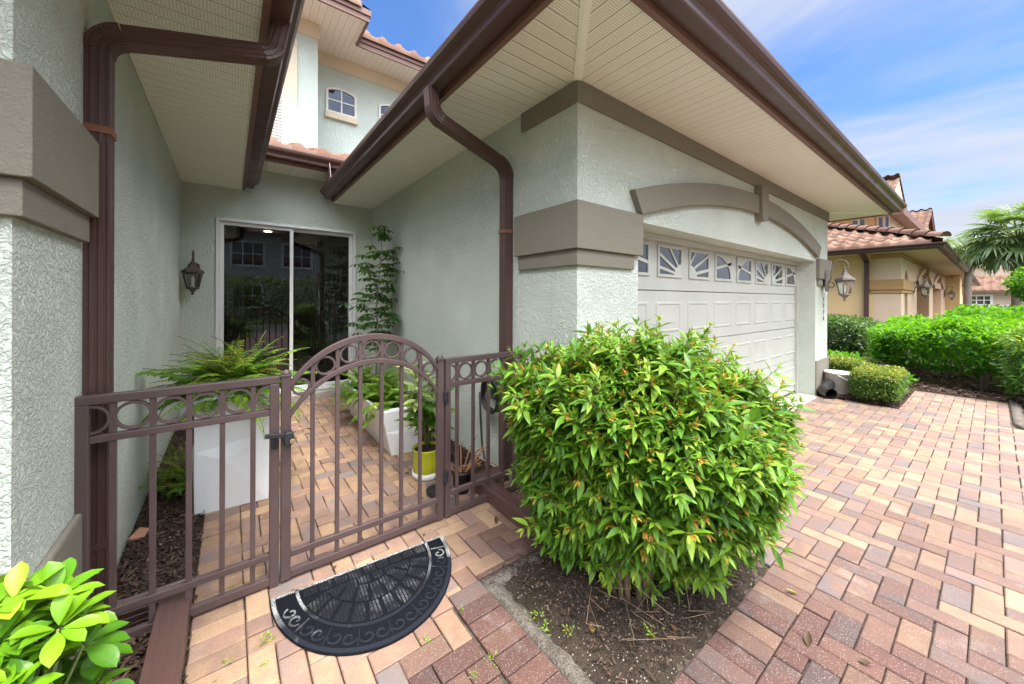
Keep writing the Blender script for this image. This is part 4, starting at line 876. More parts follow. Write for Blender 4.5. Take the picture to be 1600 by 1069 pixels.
for s_ in range(8):
    ac = 0.20+(math.pi-0.40)*(s_+0.5)/8; u, v = ell_pt(0.86, ac); e = Vector((-math.sin(ac)*MA, math.cos(ac)*MBd)).normalized(); nn = Vector((e.y, -e.x))
    for sg in (1, -1):
        cu, cv = u+e.x*0.030*sg, v+e.y*0.030*sg; pts = []
        for i in range(30):
            th = i/29*3.4*math.pi/1.6+(0 if sg > 0 else math.pi); rr = 0.034*(1-0.80*i/29)
            pts.append((cu+(e.x*math.cos(th)+nn.x*math.sin(th)*sg)*rr, cv+(e.y*math.cos(th)+nn.y*math.sin(th)*sg)*rr))
        flat_curve(m, pts, 0.0052)
    a2 = 0.20+(math.pi-0.40)*s_/8
    flat_curve(m, [ell_pt(0.78+0.17*i/6, a2) for i in range(7)], 0.004)
m.build('scrolls', 'rubber_edge', mt)

# ------------------------------------------------------------------ wall lanterns
def lantern(loc, mat, label, s=1.0, group=None, seed=0):
    t = thing('wall_lantern', label, 'lantern', (0, 0, 0), group)
    def P(x, y, z): return (x*s, y*s, z*s)
    m = MB(); m.prism([(-0.055*s, -0.13*s), (0.055*s, -0.13*s), (0.065*s, 0.0), (0.055*s, 0.13*s), (0.0, 0.16*s), (-0.055*s, 0.13*s), (-0.065*s, 0.0)], 1, -0.022*s, -0.0005); m.build('back_plate', mat, t, 0.006*s)
    # arm: rises from the plate, curls over and drops into the cap
    pts = [P(0, -0.02, -0.03), P(0, -0.05, 0.03), P(0, -0.055, 0.13), P(0, -0.07, 0.20)]
    for i in range(13): a = math.pi*(1.0-i/12*1.35); pts.append(P(0, -0.145+0.075*-math.cos(a)*-1, 0.215+0.075*math.sin(a)))
    pts = pts[:4]+[P(0, -0.145-0.078*math.cos(math.pi*i/12), 0.205+0.078*math.sin(math.pi*i/12))[0:1]+P(0, -0.145+0.078*math.cos(math.pi*i/12)*1.0, 0.205+0.078*math.sin(math.pi*i/12))[1:] for i in range(13)]
    m = MB(); m.tube(pts, 0.0085*s, 8)
    m.tube([P(0, -0.223, 0.205), P(0, -0.222, 0.18), P(0, -0.20, 0.165), P(0, -0.178, 0.175), P(0, -0.180, 0.195)], 0.007*s, 8)
    m.tube([P(0, -0.055, 0.0), P(0, -0.085, -0.03), P(0, -0.075, -0.075), P(0, -0.045, -0.08), P(0, -0.035, -0.055)], 0.008*s, 8)
    m.build('arm', mat, t)
    cy = -0.19; n = 6
    m = MB(); prof = [(0.006, 0.185), (0.016, 0.175), (0.009, 0.160), (0.020, 0.148), (0.024, 0.120), (0.045, 0.085), (0.083, 0.052), (0.104, 0.040), (0.104, 0.030), (0.112, 0.026), (0.112, 0.012), (0.094, 0.008), (0.0, 0.008)]
    m.lathe([(r*s, z*s) for r, z in prof], P(0, cy, 0), n); m.smooth = [False]*len(m.f); m.build('cap', mat, t, 0.002*s)
    m = MB(); rt0, rb0, zt, zb = 0.092, 0.056, 0.008, -0.165
    for i in range(n):
        a = 2*math.pi*i/n; b = 2*math.pi*(i+1)/n
        m.tube([P(rt0*math.cos(a), cy+rt0*math.sin(a), zt), P(rb0*math.cos(a), cy+rb0*math.sin(a), zb)], 0.0065*s, 6)
        for r_, z_ in ((rt0, zt-0.012), (rb0, zb)): m.tube([P(r_*math.cos(a), cy+r_*math.sin(a), z_), P(r_*math.cos(b), cy+r_*math.sin(b), z_)], 0.0065*s, 6)
    m.build('cage', mat, t)
    m = MB(); m.lathe([(rt0*0.96*s, (zt-0.004)*s), (rb0*0.96*s, (zb+0.004)*s)], P(0, cy, 0), n); m.smooth = [False]*len(m.f); m.build('glass', 'glass_lamp', t)
    m = MB(); m.lathe([(0.0, zb*s+0.001), (0.064*s, zb*s), (0.064*s, (zb-0.012)*s), (0.040*s, (zb-0.024)*s), (0.022*s, (zb-0.046)*s), (0.012*s, (zb-0.060)*s), (0.018*s, (zb-0.070)*s), (0.012*s, (zb-0.086)*s), (0.0, (zb-0.092)*s)], P(0, cy, 0), 12); m.build('base', mat, t)
    m = MB(); m.tube([P(0, cy, zb+0.002), P(0, cy, zb+0.07)], 0.012*s, 10); m.lathe([(0.012*s, (zb+0.07)*s), (0.017*s, (zb+0.09)*s), (0.010*s, (zb+0.125)*s), (0.0, (zb+0.14)*s)], P(0, cy, 0), 10); m.build('bulb', 'white_trim', t)
    t.location = loc; return t
GRP = 'lanterns on the house walls'
lantern((-0.372, 6.279, 1.80), 'bronze', 'dark bronze wall lantern left of the sliding glass door', 1.03, GRP)
lantern((7.73, 1.669, 1.80), 'pewter', 'grey weathered wall lantern at the right end of the white garage door', 1.22, GRP)
tl = lantern((19.2, 1.74, 1.95), 'pewter', 'grey wall lantern at the near corner of the tan house', 1.5, GRP)
c = copy_tree(tl, None, (32.5, 1.74, 1.90)); c['label'] = 'middle grey lantern on the tan house front, before the recessed bay'
c = copy_tree(tl, None, (39.0, 1.74, 1.88)); c['label'] = 'farthest grey lantern on the tan house front'

# ------------------------------------------------------------------ house number
hn = thing('house_number', 'column of four small dark house digits on the pillar beside the garage door', 'house number', (7.80, 1.719, 1.36))
for i, ch in enumerate('1724'):
    cu = bpy.data.curves.new('digit', 'FONT'); cu.body = ch; cu.size = 0.105; cu.extrude = 0.004; cu.align_x = 'CENTER'; cu.align_y = 'CENTER'
    tmp = bpy.data.objects.new('digit_curve', cu); me = bpy.data.meshes.new_from_object(tmp); bpy.data.objects.remove(tmp)
    o = link('digit', me, 'brass', hn); o.location = (0, -0.006, 0.155-0.105*i); o.rotation_euler = (R(90), 0, 0)

# ------------------------------------------------------------------ planters and their plants
pl = MB()
def faceted_box(m, c4b, c4t, z0, z1, bulge, inner=0.03):
    """c4b/c4t: bottom and top corners (x,y) counter-clockwise; every side is a fan of folded facets"""
    B = [(x, y, z0) for x, y in c4b]; T = [(x, y, z1) for x, y in c4t]; cx_ = sum(x for x, y in c4b)/4; cy_ = sum(y for x, y in c4b)/4
    for i in range(4):
        j = (i+1) % 4; b0, b1, t0, t1 = map(Vector, (B[i], B[j], T[i], T[j])); mid = (b0+b1+t0+t1)/4; nrm = Vector((mid.x-cx_, mid.y-cy_, 0)).normalized()
        l = b0.lerp(t0, 0.54)-nrm*0; r = b1.lerp(t1, 0.57); c = (b0.lerp(b1, 0.36)).lerp(t0.lerp(t1, 0.36), 0.46)+nrm*bulge; c2 = (b0.lerp(b1, 0.62)).lerp(t0.lerp(t1, 0.62), 0.60)+nrm*bulge*0.25
        m.add([b0, b1, r, t1, t0, l, c, c2], [(0, 1, 6), (1, 2, 6), (6, 2, 7), (2, 3, 7), (3, 4, 7), (4, 5, 7), (5, 6, 7), (5, 0, 6)])
    for i in range(4):
        j = (i+1) % 4; def_in = lambda p: (p[0]+(cx_-p[0])*inner/0.2, p[1]+(cy_-p[1])*inner/0.2)
        a, b = c4t[i], c4t[j]; ia, ib = def_in(a), def_in(b); m.add([(*a, z1), (*b, z1), (*ib, z1), (*ia, z1), (*ib, z1-0.05), (*ia, z1-0.05)], [(0, 1, 2, 3), (3, 2, 4, 5)])
    m.add([(*(lambda p: (p[0]+(cx_-p[0])*inner/0.2, p[1]+(cy_-p[1])*inner/0.2))(p), z1-0.05) for p in c4t], [(0, 1, 2, 3)])
tall = thing('planter', 'tall white faceted planter box behind the left fence panel', 'planter', (0.02, 3.52, 0), 'white faceted planters')
m = MB(); faceted_box(m, [(-0.192, 3.33), (0.232, 3.30), (0.245, 3.70), (-0.18, 3.73)], [(-0.195, 3.325), (0.236, 3.295), (0.25, 3.705), (-0.185, 3.735)], 0.0, 0.80, 0.034); m.build('box', 'white', tall, 0.002)
m = MB(); m.quad((-0.16, 3.36, 0.765), (0.21, 3.33, 0.765), (0.22, 3.67, 0.765), (-0.15, 3.70, 0.765)); m.build('potting_soil', 'mulchbase', tall)
low_ = thing('planter', 'long low white faceted trough planter beside the garage wall', 'planter', (1.38, 4.2, 0), 'white faceted planters')
m = MB(); faceted_box(m, [(1.225, 3.49), (1.46, 3.46), (1.48, 5.05), (1.245, 5.06)], [(1.135, 3.49), (1.565, 3.44), (1.60, 5.10), (1.165, 5.11)], 0.0, 0.42, 0.016); m.build('box', 'white', low_, 0.002)
m = MB(); m.quad((1.18, 3.54, 0.385), (1.52, 3.50, 0.385), (1.55, 5.05, 0.385), (1.21, 5.05, 0.385)); m.build('potting_soil', 'mulchbase', low_)
gp = thing('flower_pot', 'lime green glazed round pot on a white saucer inside the gate', 'flower pot', (1.335, 2.93, 0))
m = MB(); m.lathe([(0.0, 0.035), (0.098, 0.035), (0.112, 0.05), (0.118, 0.12), (0.119, 0.225), (0.124, 0.236), (0.119, 0.243), (0.108, 0.240), (0.106, 0.21), (0.0, 0.205)], (1.335, 2.93, 0), 32); m.build('pot', 'lime', gp)
m = MB(); m.lathe([(0.0, 0.001), (0.112, 0.001), (0.122, 0.012), (0.124, 0.052), (0.115, 0.052), (0.112, 0.03), (0.0, 0.028)], (1.335, 2.93, 0), 32); m.build('saucer', 'white_trim', gp)
m = MB(); m.lathe([(0.0, 0.226), (0.107, 0.222)], (1.335, 2.93, 0), 20); m.build('potting_soil', 'mulchbase', gp)
np_ = thing('nursery_pot', 'small black plastic nursery pot behind the right fence panel', 'pot', (1.44, 2.52, 0))
m = MB(); m.lathe([(0.0, 0.002), (0.058, 0.002), (0.075, 0.15), (0.082, 0.15), (0.082, 0.168), (0.073, 0.168), (0.070, 0.13), (0.0, 0.13)], (1.44, 2.52, 0), 24); m.build('pot', 'blackplastic', np_)
m = MB(); m.lathe([(0.0, 0.140), (0.071, 0.137)], (1.44, 2.52, 0), 16); m.build('potting_soil', 'mulchbase', np_)
m = MB()
for i in range(16):
    a = random.uniform(0, 6.28); l = random.uniform(0.12, 0.26); p0 = (1.44+0.03*math.cos(a), 2.52+0.03*math.sin(a), 0.135)
    p1 = (p0[0]+0.5*l*math.cos(a)+random.uniform(-.03, .03), p0[1]+0.5*l*math.sin(a), 0.135+l*0.6); p2 = (p1[0]+0.5*l*math.cos(a+random.uniform(-.7, .7)), p1[1]+0.4*l*math.sin(a), p1[2]+random.uniform(-0.05, 0.08))
    m.tube([p0, p1, p2], [0.006, 0.005, 0.003], 6)
o = m.build('dry_plant', 'dry'); tag(recenter(o, (1.44, 2.52, 0.135)), 'dead brown twigs standing in the black nursery pot', 'plant')
sp_ = thing('plastic_saucer', 'black plastic saucer on the pavers beside the lime green pot', 'saucer', (1.26, 2.62, 0))
m = MB(); m.lathe([(0.0, 0.004), (0.085, 0.004), (0.10, 0.03), (0.094, 0.03), (0.08, 0.012), (0.0, 0.012)], (1.285, 2.60, 0), 24); m.build('dish', 'blackplastic', sp_)
# coiled hose on the garage wall
hs = thing('hose_reel', 'black garden hose coiled on the garage side wall behind the right fence panel', 'hose', (1.83, 2.66, 0.66))
m = MB(); pts = []
for i in range(150): a = i/149*2*math.pi*6; r_ = 0.135+0.010*math.sin(i*0.9); pts.append((1.845-0.055*(i/149), 2.67+r_*math.cos(a), 0.66+r_*1.05*math.sin(a)))
m.tube(pts, 0.0095, 8); m.tube([pts[-1], (1.79, 2.80, 0.45), (1.77, 2.74, 0.2), (1.74, 2.62, 0.06), (1.66, 2.6, 0.02)], 0.0095, 8); m.build('hose', 'blackplastic', hs)
m = MB(); m.box(1.835, 2.63, 0.62, 1.8695, 2.71, 0.82); m.build('bracket', 'black', hs, 0.004)

def frond(L, pos, az, elev, length, curve, nl, lw, tint, tpl, sag=1.0):
    """one fern frond: leaflets along an arching rachis"""
    P = []; d0 = np.array([math.cos(az)*math.cos(elev), math.sin(az)*math.cos(elev), math.sin(elev)]); p = np.array(pos, float); e = elev; st = length/nl; pts = [p.copy()]
    for i in range(nl):
        e -= curve/nl*(0.4+1.2*i/nl); d = np.array([math.cos(az)*math.cos(e), math.sin(az)*math.cos(e), math.sin(e)]); p = p+d*st; pts.append(p.copy())
    side = np.array([-math.sin(az), math.cos(az), 0]); pos_, dirs, sc = [], [], []
    for i in range(1, nl):
        t_ = i/nl; w = lw*(math.sin(math.pi*min(1, t_*0.92+0.10))**0.75); d = pts[i+1]-pts[i-1]; d /= np.linalg.norm(d)
        for s_ in (1, -1): pos_.append(pts[i]); dirs.append(side*s_+d*0.45+np.array([0, 0, -0.12*sag+random.uniform(-.1, .1)])); sc.append(w*random.uniform(0.85, 1.1))
    upv = np.cross(side, pts[min(3, nl)]-pts[0]); upv = upv/np.linalg.norm(upv)*(-1 if upv[2] > 0 else 1)
    L.add(tpl[0], tpl[1], frames(pos_, dirs, RNG.uniform(-.3, .3, len(sc)), sc), tint+RNG.uniform(-.08, .08, len(sc)))
    return [tuple(q) for q in pts]
LF = leaf_template(1.0, 0.44, 2, 0.06, 0.15, 0.8, 0.35)
def fern(label, centers, n, lmin, lmax, base, group='ferns in the entry', lw=0.06, elo=0.2, ehi=1.35, azr=(0, 6.283)):
    t = thing('fern', label, 'fern', base, group); L = Leaves(); st = MB()
    for c0 in centers:
        for i in range(n):
            az = random.uniform(*azr); el = random.uniform(elo, ehi); ln = random.uniform(lmin, lmax)*(1.0 if el < 0.9 else 0.85)
            pts = frond(L, (c0[0]+random.gauss(0, 0.05), c0[1]+random.gauss(0, 0.05), c0[2]), az, el, ln, random.uniform(0.7, 2.0), max(16, int(ln*58)), lw*random.uniform(0.8, 1.15), min(0.98, max(0.02, random.betavariate(2, 2)+ (0.3 if el > 0.9 else -0.05))), LF)
            st.tube(pts[::3]+[pts[-1]], 0.0022, 4, False)
    L.build('fronds', 'fern', t); st.build('stalks', 'greenstem', t); return t
fern('large sword fern spilling over the tall white planter', [(0.02, 3.5, 0.77), (0.06, 3.52, 0.77), (-0.04, 3.55, 0.77)], 46, 0.36, 0.70, (0.02, 3.52, 0.77), lw=0.072, elo=0.15, ehi=1.52)
fern('sword ferns filling the long white trough', [(1.36, 3.85, 0.39), (1.42, 4.05, 0.39), (1.36, 4.3, 0.39), (1.42, 4.6, 0.39), (1.34, 4.9, 0.39)], 32, 0.28, 0.56, (1.36, 4.3, 0.39), lw=0.075, elo=-0.1)
fern('small green fern growing in the mulch at the left wall', [(-0.33, 3.75, 0.0), (-0.30, 4.1, 0.0)], 14, 0.28, 0.48, (-0.32, 3.9, 0.0), lw=0.05, elo=0.7, ehi=1.45)

LD = leaf_template(1.0, 0.40, 5, 0.10, 0.30, 0.9, 0.42, 0.12)
def whorl_plant(L, st, p, nstem, hmin, hmax, spread, leaf, per, tpl, drop=0.2, tintf=None, lo=0.35):
    for i in range(nstem):
        a = random.uniform(0, 6.283); h = random.uniform(hmin, hmax); tip = (p[0]+spread*h*math.cos(a), p[1]+spread*h*math.sin(a), p[2]+h); mid = (p[0]+0.4*spread*h*math.cos(a), p[1]+0.4*spread*h*math.sin(a), p[2]+0.55*h)
        st.tube([p, mid, tip], [0.006, 0.005, 0.003], 6)
        pos, dr, sc, ti = [], [], [], []
        for k in range(per):
            t_ = lo+(1-lo)*(k+1)/per; q = Vector(p).lerp(Vector(mid), t_*2) if t_ < 0.5 else Vector(mid).lerp(Vector(tip), t_*2-1); b = k*2.4+a; el = random.uniform(-0.1, 0.6)+0.5*(t_ > 0.9)
            pos.append(tuple(q)); dr.append((math.cos(b)*math.cos(el), math.sin(b)*math.cos(el), math.sin(el))); sc.append(leaf*random.uniform(0.7, 1.15)); ti.append(tintf() if tintf else random.betavariate(2, 2))
        L.add(tpl[0], tpl[1], frames(pos, dr, RNG.uniform(-.3, .3, per), sc), ti)
L = Leaves(); st = MB(); t = thing('dumb_cane', 'variegated yellow-green leafy plant in the lime green pot', 'plant', (1.335, 2.93, 0.225))
whorl_plant(L, st, (1.335, 2.93, 0.22), 14, 0.24, 0.60, 0.34, 0.165, 10, LD)
whorl_plant(L, st, (1.335, 2.93, 0.22), 4, 0.56, 0.72, 0.16, 0.17, 7, LD, tintf=lambda: random.uniform(0.5, 0.95))
L.build('leaves', 'dief', t); st.build('stems', 'greenstem', t)
# the tall climbing plant in the corner, tiers of dark leaves on a thin stem
LA = leaf_template(1.0, 0.42, 3, 0.08, 0.35, 0.9, 0.5, 0.25)
t = thing('umbrella_tree', 'tall thin dark green plant standing in the corner right of the glass door', 'plant', (1.60, 5.35, 0.0)); L = Leaves(); st = MB()
stem_pts = [(1.56, 5.05, 0.38), (1.60, 5.08, 0.9), (1.58, 5.10, 1.4), (1.63, 5.12, 1.9), (1.66, 5.12, 2.42)]; st.tube(stem_pts, [0.014, 0.012, 0.010, 0.008, 0.004], 8)
def on_stem(z):
    for a, b in zip(stem_pts, stem_pts[1:]):
        if a[2] <= z <= b[2]: return Vector(a).lerp(Vector(b), (z-a[2])/(b[2]-a[2]))
    return Vector(stem_pts[-1])
for z, nb, rad in ((2.42, 8, 0.11), (2.34, 4, 0.07), (2.14, 9, 0.24), (2.07, 8, 0.20), (1.93, 11, 0.34), (1.87, 10, 0.30), (1.80, 8, 0.20), (1.70, 8, 0.14), (1.60, 8, 0.15), (1.52, 10, 0.22), (1.43, 10, 0.36), (1.36, 10, 0.30), (1.26, 10, 0.22), (1.18, 10, 0.26), (1.08, 10, 0.2), (0.98, 10, 0.22), (0.88, 8, 0.2)):
    q = on_stem(z)
    for k in range(nb):
        a = k*2.4+z*5+random.uniform(-.9, .9); r_ = rad*random.uniform(0.35, 1.25); e = q+Vector((math.cos(a)*r_, math.sin(a)*r_, random.uniform(-0.05, 0.09)))
        if e.x > 1.84: e.x = 1.84
        st.tube([q, e], 0.0025, 4, False); n = random.randint(6, 9); b = RNG.uniform(0, 6.28)+np.arange(n)*2*math.pi/n
        L.add(LA[0], LA[1], frames([tuple(e)]*n, np.stack([np.cos(b), np.sin(b), np.full(n, -0.25)], 1), None, RNG.uniform(0.065, 0.105, n)), 0.12+RNG.beta(2, 2.5, n)+(0.2 if z > 2.2 else 0))
L.build('leaves', 'arbor', t); st.build('stem', 'greystem', t)
m = MB(); m.tube([(1.70, 5.1, 1.55), (1.868, 5.25, 2.25)], 0.0018, 5); m.tube([(1.868, 5.25, 2.25), (1.8695, 5.25, 2.27)], 0.006, 6)
o = m.build('support_wire', 'alu'); tag(recenter(o, (1.70, 5.1, 1.55)), 'thin pale wire tying the tall corner plant to the garage wall', 'wire')

# ------------------------------------------------------------------ big shrub in the bed
RNG = np.random.default_rng(21); random.seed(21)
t = thing('flowering_shrub', 'big bushy green shrub with orange-red bud tips in the bed at the garage corner', 'shrub', (1.72, 1.20, 0.0)); L = Leaves(); st = MB(); bud = Leaves()
cB = np.array([1.745, 1.195]); eT = np.array([math.cos(R(54.5)), -math.sin(R(54.5))]); eR = np.array([math.sin(R(54.5)), math.cos(R(54.5))])
zk = [0.06, 0.15, 0.30, 0.53, 0.82, 0.98, 1.11, 1.20, 1.27]; rkL = [0.44, 0.62, 0.78, 0.90, 0.98, 0.94, 0.84, 0.64, 0.24]; rkR = [0.34, 0.50, 0.70, 0.93, 1.08, 1.0, 0.80, 0.52, 0.18]
LFB = leaf_template(1.0, 0.33, 5, 0.20, 0.24, 0.95, 0.42, 0.06)
bumps = [(RNG.uniform(0, 6.28), RNG.uniform(0.2, 1.2), RNG.uniform(-0.22, 0.15)) for _ in range(40)]
def env(a, z):
    k_ = 0.5+0.5*math.cos(a); r = np.interp(z, zk, rkL)*(1-k_)+np.interp(z, zk, rkR)*k_
    for (ba, bz, bs) in bumps:
        da = (a-ba+math.pi) % (2*math.pi)-math.pi; r += bs*math.exp(-(da/0.35)**2-((z-bz)/0.18)**2)
    return r
pos, dr, sc, ti = [], [], [], []; bp, bd, bs_ = [], [], []
for i in range(3000):
    inner = i >= 2250
    z = float(np.interp(RNG.uniform(), [0, 0.10, 0.5, 0.8, 1.0], [0.09, 0.34, 0.76, 1.04, 1.24])); a = RNG.uniform(0, 2*math.pi)
    k = env(a, z)*(RNG.uniform(0.35, 0.78) if inner else RNG.uniform(0.80, 1.04) if z < 1.12 else math.sqrt(RNG.uniform(0.0, 1.0)))
    rx = 0.71 if math.cos(a) < 0 else 0.75
    xy = cB+eT*math.cos(a)*rx*k+eR*math.sin(a)*0.47*k
    if xy[0] > 1.80 and xy[1] > 1.64: xy[1] = 1.64-RNG.uniform(0, 0.12)
    tip = np.array([xy[0], xy[1], z]); out = np.array([eT[0]*math.cos(a)/rx+eR[0]*math.sin(a)/0.47, eT[1]*math.cos(a)/rx+eR[1]*math.sin(a)/0.47, 0]); out /= np.linalg.norm(out)
    upk = np.interp(z, [0.1, 0.5, 0.9, 1.2, 1.33], [-0.10, 0.35, 0.75, 1.6, 3.0]); d = out+np.array([0, 0, upk])+RNG.normal(0, 0.28, 3); d /= np.linalg.norm(d)
    ln = RNG.uniform(0.11, 0.18)
    if RNG.uniform() < 0.26 and not inner: tip = tip+d*RNG.uniform(0.03, 0.10)*(1.5 if z > 0.9 else 1.0)
    if i % 2 == 0: st.tube([tip-d*ln*1.5+np.array([0, 0, -0.04]), tip-d*ln*0.6, tip], [0.0028, 0.0024, 0.0015], 5, False)
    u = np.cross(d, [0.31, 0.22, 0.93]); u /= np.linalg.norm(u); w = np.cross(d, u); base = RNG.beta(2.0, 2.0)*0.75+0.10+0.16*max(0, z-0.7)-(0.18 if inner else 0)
    for q, (s_, op, nn_) in enumerate(((1.0, 1.15, 3), (0.62, 1.0, 4), (0.25, 0.85, 4), (0.0, 0.45, 4))):
        p0 = tip-d*ln*s_
        for j in range(nn_):
            b = j*2*math.pi/nn_+q*0.9+RNG.uniform(-.3, .3); pd = u*math.cos(b)+w*math.sin(b); dd = d*(1.1-op*0.62)+pd*op+np.array([0, 0, -0.03]); 
            L_ = RNG.uniform(0.046, 0.100)*(0.55 if q == 3 else 1.0)
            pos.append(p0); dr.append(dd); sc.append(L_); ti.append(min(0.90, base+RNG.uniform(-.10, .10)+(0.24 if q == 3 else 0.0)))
    if RNG.uniform() < (0.22 if z < 0.85 else 0.45) and not inner and z > 0.25:
        for j in range(6):
            b = RNG.uniform(0, 6.28); pd = u*math.cos(b)+w*math.sin(b); bp.append(tip+d*0.012); bd.append(d+pd*0.75); bs_.append(RNG.uniform(0.020, 0.042))
# long upright sprigs standing clear of the mass, more of them on the driveway side
for i in range(34):
    a = RNG.uniform(-2.2, 2.2); z = RNG.uniform(0.95, 1.2); k = env(a, z)*RNG.uniform(0.55, 1.0); xy = cB+eT*math.cos(a)*0.69*k+eR*math.sin(a)*0.45*k
    if xy[0] > 1.80 and xy[1] > 1.62: xy[1] = 1.60
    p0 = np.array([xy[0], xy[1], z]); d = np.array([eT[0]*math.cos(a)*0.7, eT[1]*math.cos(a)*0.7, 1.3])+RNG.normal(0, .25, 3); d /= np.linalg.norm(d); ln = RNG.uniform(0.10, 0.21)
    st.tube([p0-d*0.1, p0+d*ln*0.5, p0+d*ln], [0.0026, 0.0022, 0.0015], 5, False); u = np.cross(d, [0.3, 0.9, 0.1]); u /= np.linalg.norm(u); w = np.cross(d, u); nq = int(ln/0.032)
    for q in range(nq+1):
        f_ = q/nq
        for j in range(3):
            b = j*2.094+q*0.9; pd = u*math.cos(b)+w*math.sin(b); pos.append(p0+d*ln*f_); dr.append(d*(0.35+0.6*f_)+pd); sc.append((0.085-0.05*f_)*RNG.uniform(.8, 1.15)); ti.append(min(0.92, 0.45+0.4*f_+RNG.uniform(-.1, .1)))
    for j in range(6): b = RNG.uniform(0, 6.28); bp.append(p0+d*ln); bd.append(d+(u*math.cos(b)+w*math.sin(b))*0.7); bs_.append(RNG.uniform(0.018, 0.034))
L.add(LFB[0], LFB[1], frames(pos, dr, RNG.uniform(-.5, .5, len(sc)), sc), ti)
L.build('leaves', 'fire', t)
bud.add(*leaf_template(1.0, 0.30, 2, 0.2, 0.1), frames(bp, bd, None, bs_), RNG.uniform(0, 1, len(bs_)))
M['bud'] = mat_leaf('orange_bud', [(0.0, (0.40, 0.32, 0.05)), (0.5, (0.50, 0.25, 0.04)), (1.0, (0.50, 0.11, 0.02))], 0.5, 0.2)
bud.build('buds', 'bud', t)
for i in range(16):
    a = i*2.4; b0 = (1.66+0.10*math.cos(a), 1.14+0.08*math.sin(a), -0.02); b1 = (1.70+0.16*math.cos(a), 1.18+0.12*math.sin(a), 0.32); b2 = (1.72+0.32*math.cos(a), 1.22+0.22*math.sin(a), 0.85); st.tube([b0, b1, b2], [0.016, 0.011, 0.005], 7)
for i in range(22):
    a = random.uniform(0, 6.28); r_ = random.uniform(0.1, 0.45); p = Vector((1.60+r_*math.cos(a), 1.05+r_*0.5*math.sin(a), random.uniform(0.0, 0.06))); st.tube([p, p+Vector((random.uniform(-.1, .1), random.uniform(-.1, .1), random.uniform(0, .08))), p+Vector((random.uniform(-.2, .2), random.uniform(-.15, .15), random.uniform(0, .14)))], [0.0018, 0.0016, 0.001], 5, False)
st.build('stems', 'stem', t)

# ------------------------------------------------------------------ broad-leaved shrub at the bottom left
t = thing('broadleaf_shrub', 'bright yellow-green shrub with broad glossy rounded leaves before the left pillar', 'shrub', (-0.48, 1.40, 0)); L = Leaves(); st = MB()
LS = leaf_template(1.0, 0.46, 6, 0.22, 0.20, 0.62, 0.62, 0.10)
def rosette(p, d, n, ln, base):
    d = Vector(d).normalized(); u = d.orthogonal().normalized(); w = d.cross(u); a0 = random.uniform(0, 6.28); P, D, Sc, T = [], [], [], []
    for j in range(n):
        b = a0+j*2*math.pi/n+random.uniform(-.25, .25); op = random.uniform(0.7, 1.25); P.append(tuple(p)); D.append(tuple(d*(1.15-op*0.75)+(u*math.cos(b)+w*math.sin(b))*op)); Sc.append(ln*random.uniform(0.75, 1.12)); T.append(min(1, max(0, base+random.uniform(-.15, .15))))
    L.add(LS[0], LS[1], frames(P, D, RNG.uniform(-.25, .25, n), Sc), T)
for i in range(210):
    th = random.uniform(0, 6.28); z = random.uniform(-0.8, 1.0); r_ = math.sqrt(max(0, 1-z*z)); k = random.uniform(0.62, 1.0)
    p = Vector((-0.50+0.23*r_*math.cos(th)*k, 1.39+0.27*r_*math.sin(th)*k, 0.50+0.34*z*k)); d = Vector((r_*math.cos(th)*0.8+0.15, r_*math.sin(th)*0.8-0.35, 0.75+z*0.5))
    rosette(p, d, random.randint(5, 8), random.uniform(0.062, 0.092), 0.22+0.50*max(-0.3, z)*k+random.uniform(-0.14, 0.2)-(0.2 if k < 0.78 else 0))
    st.tube([(-0.43, 1.39, 0.05), Vector((-0.43, 1.39, 0.25)).lerp(p, 0.5), p], [0.006, 0.005, 0.003], 6)
L.build('leaves', 'schef', t); st.build('stems', 'greenstem', t)

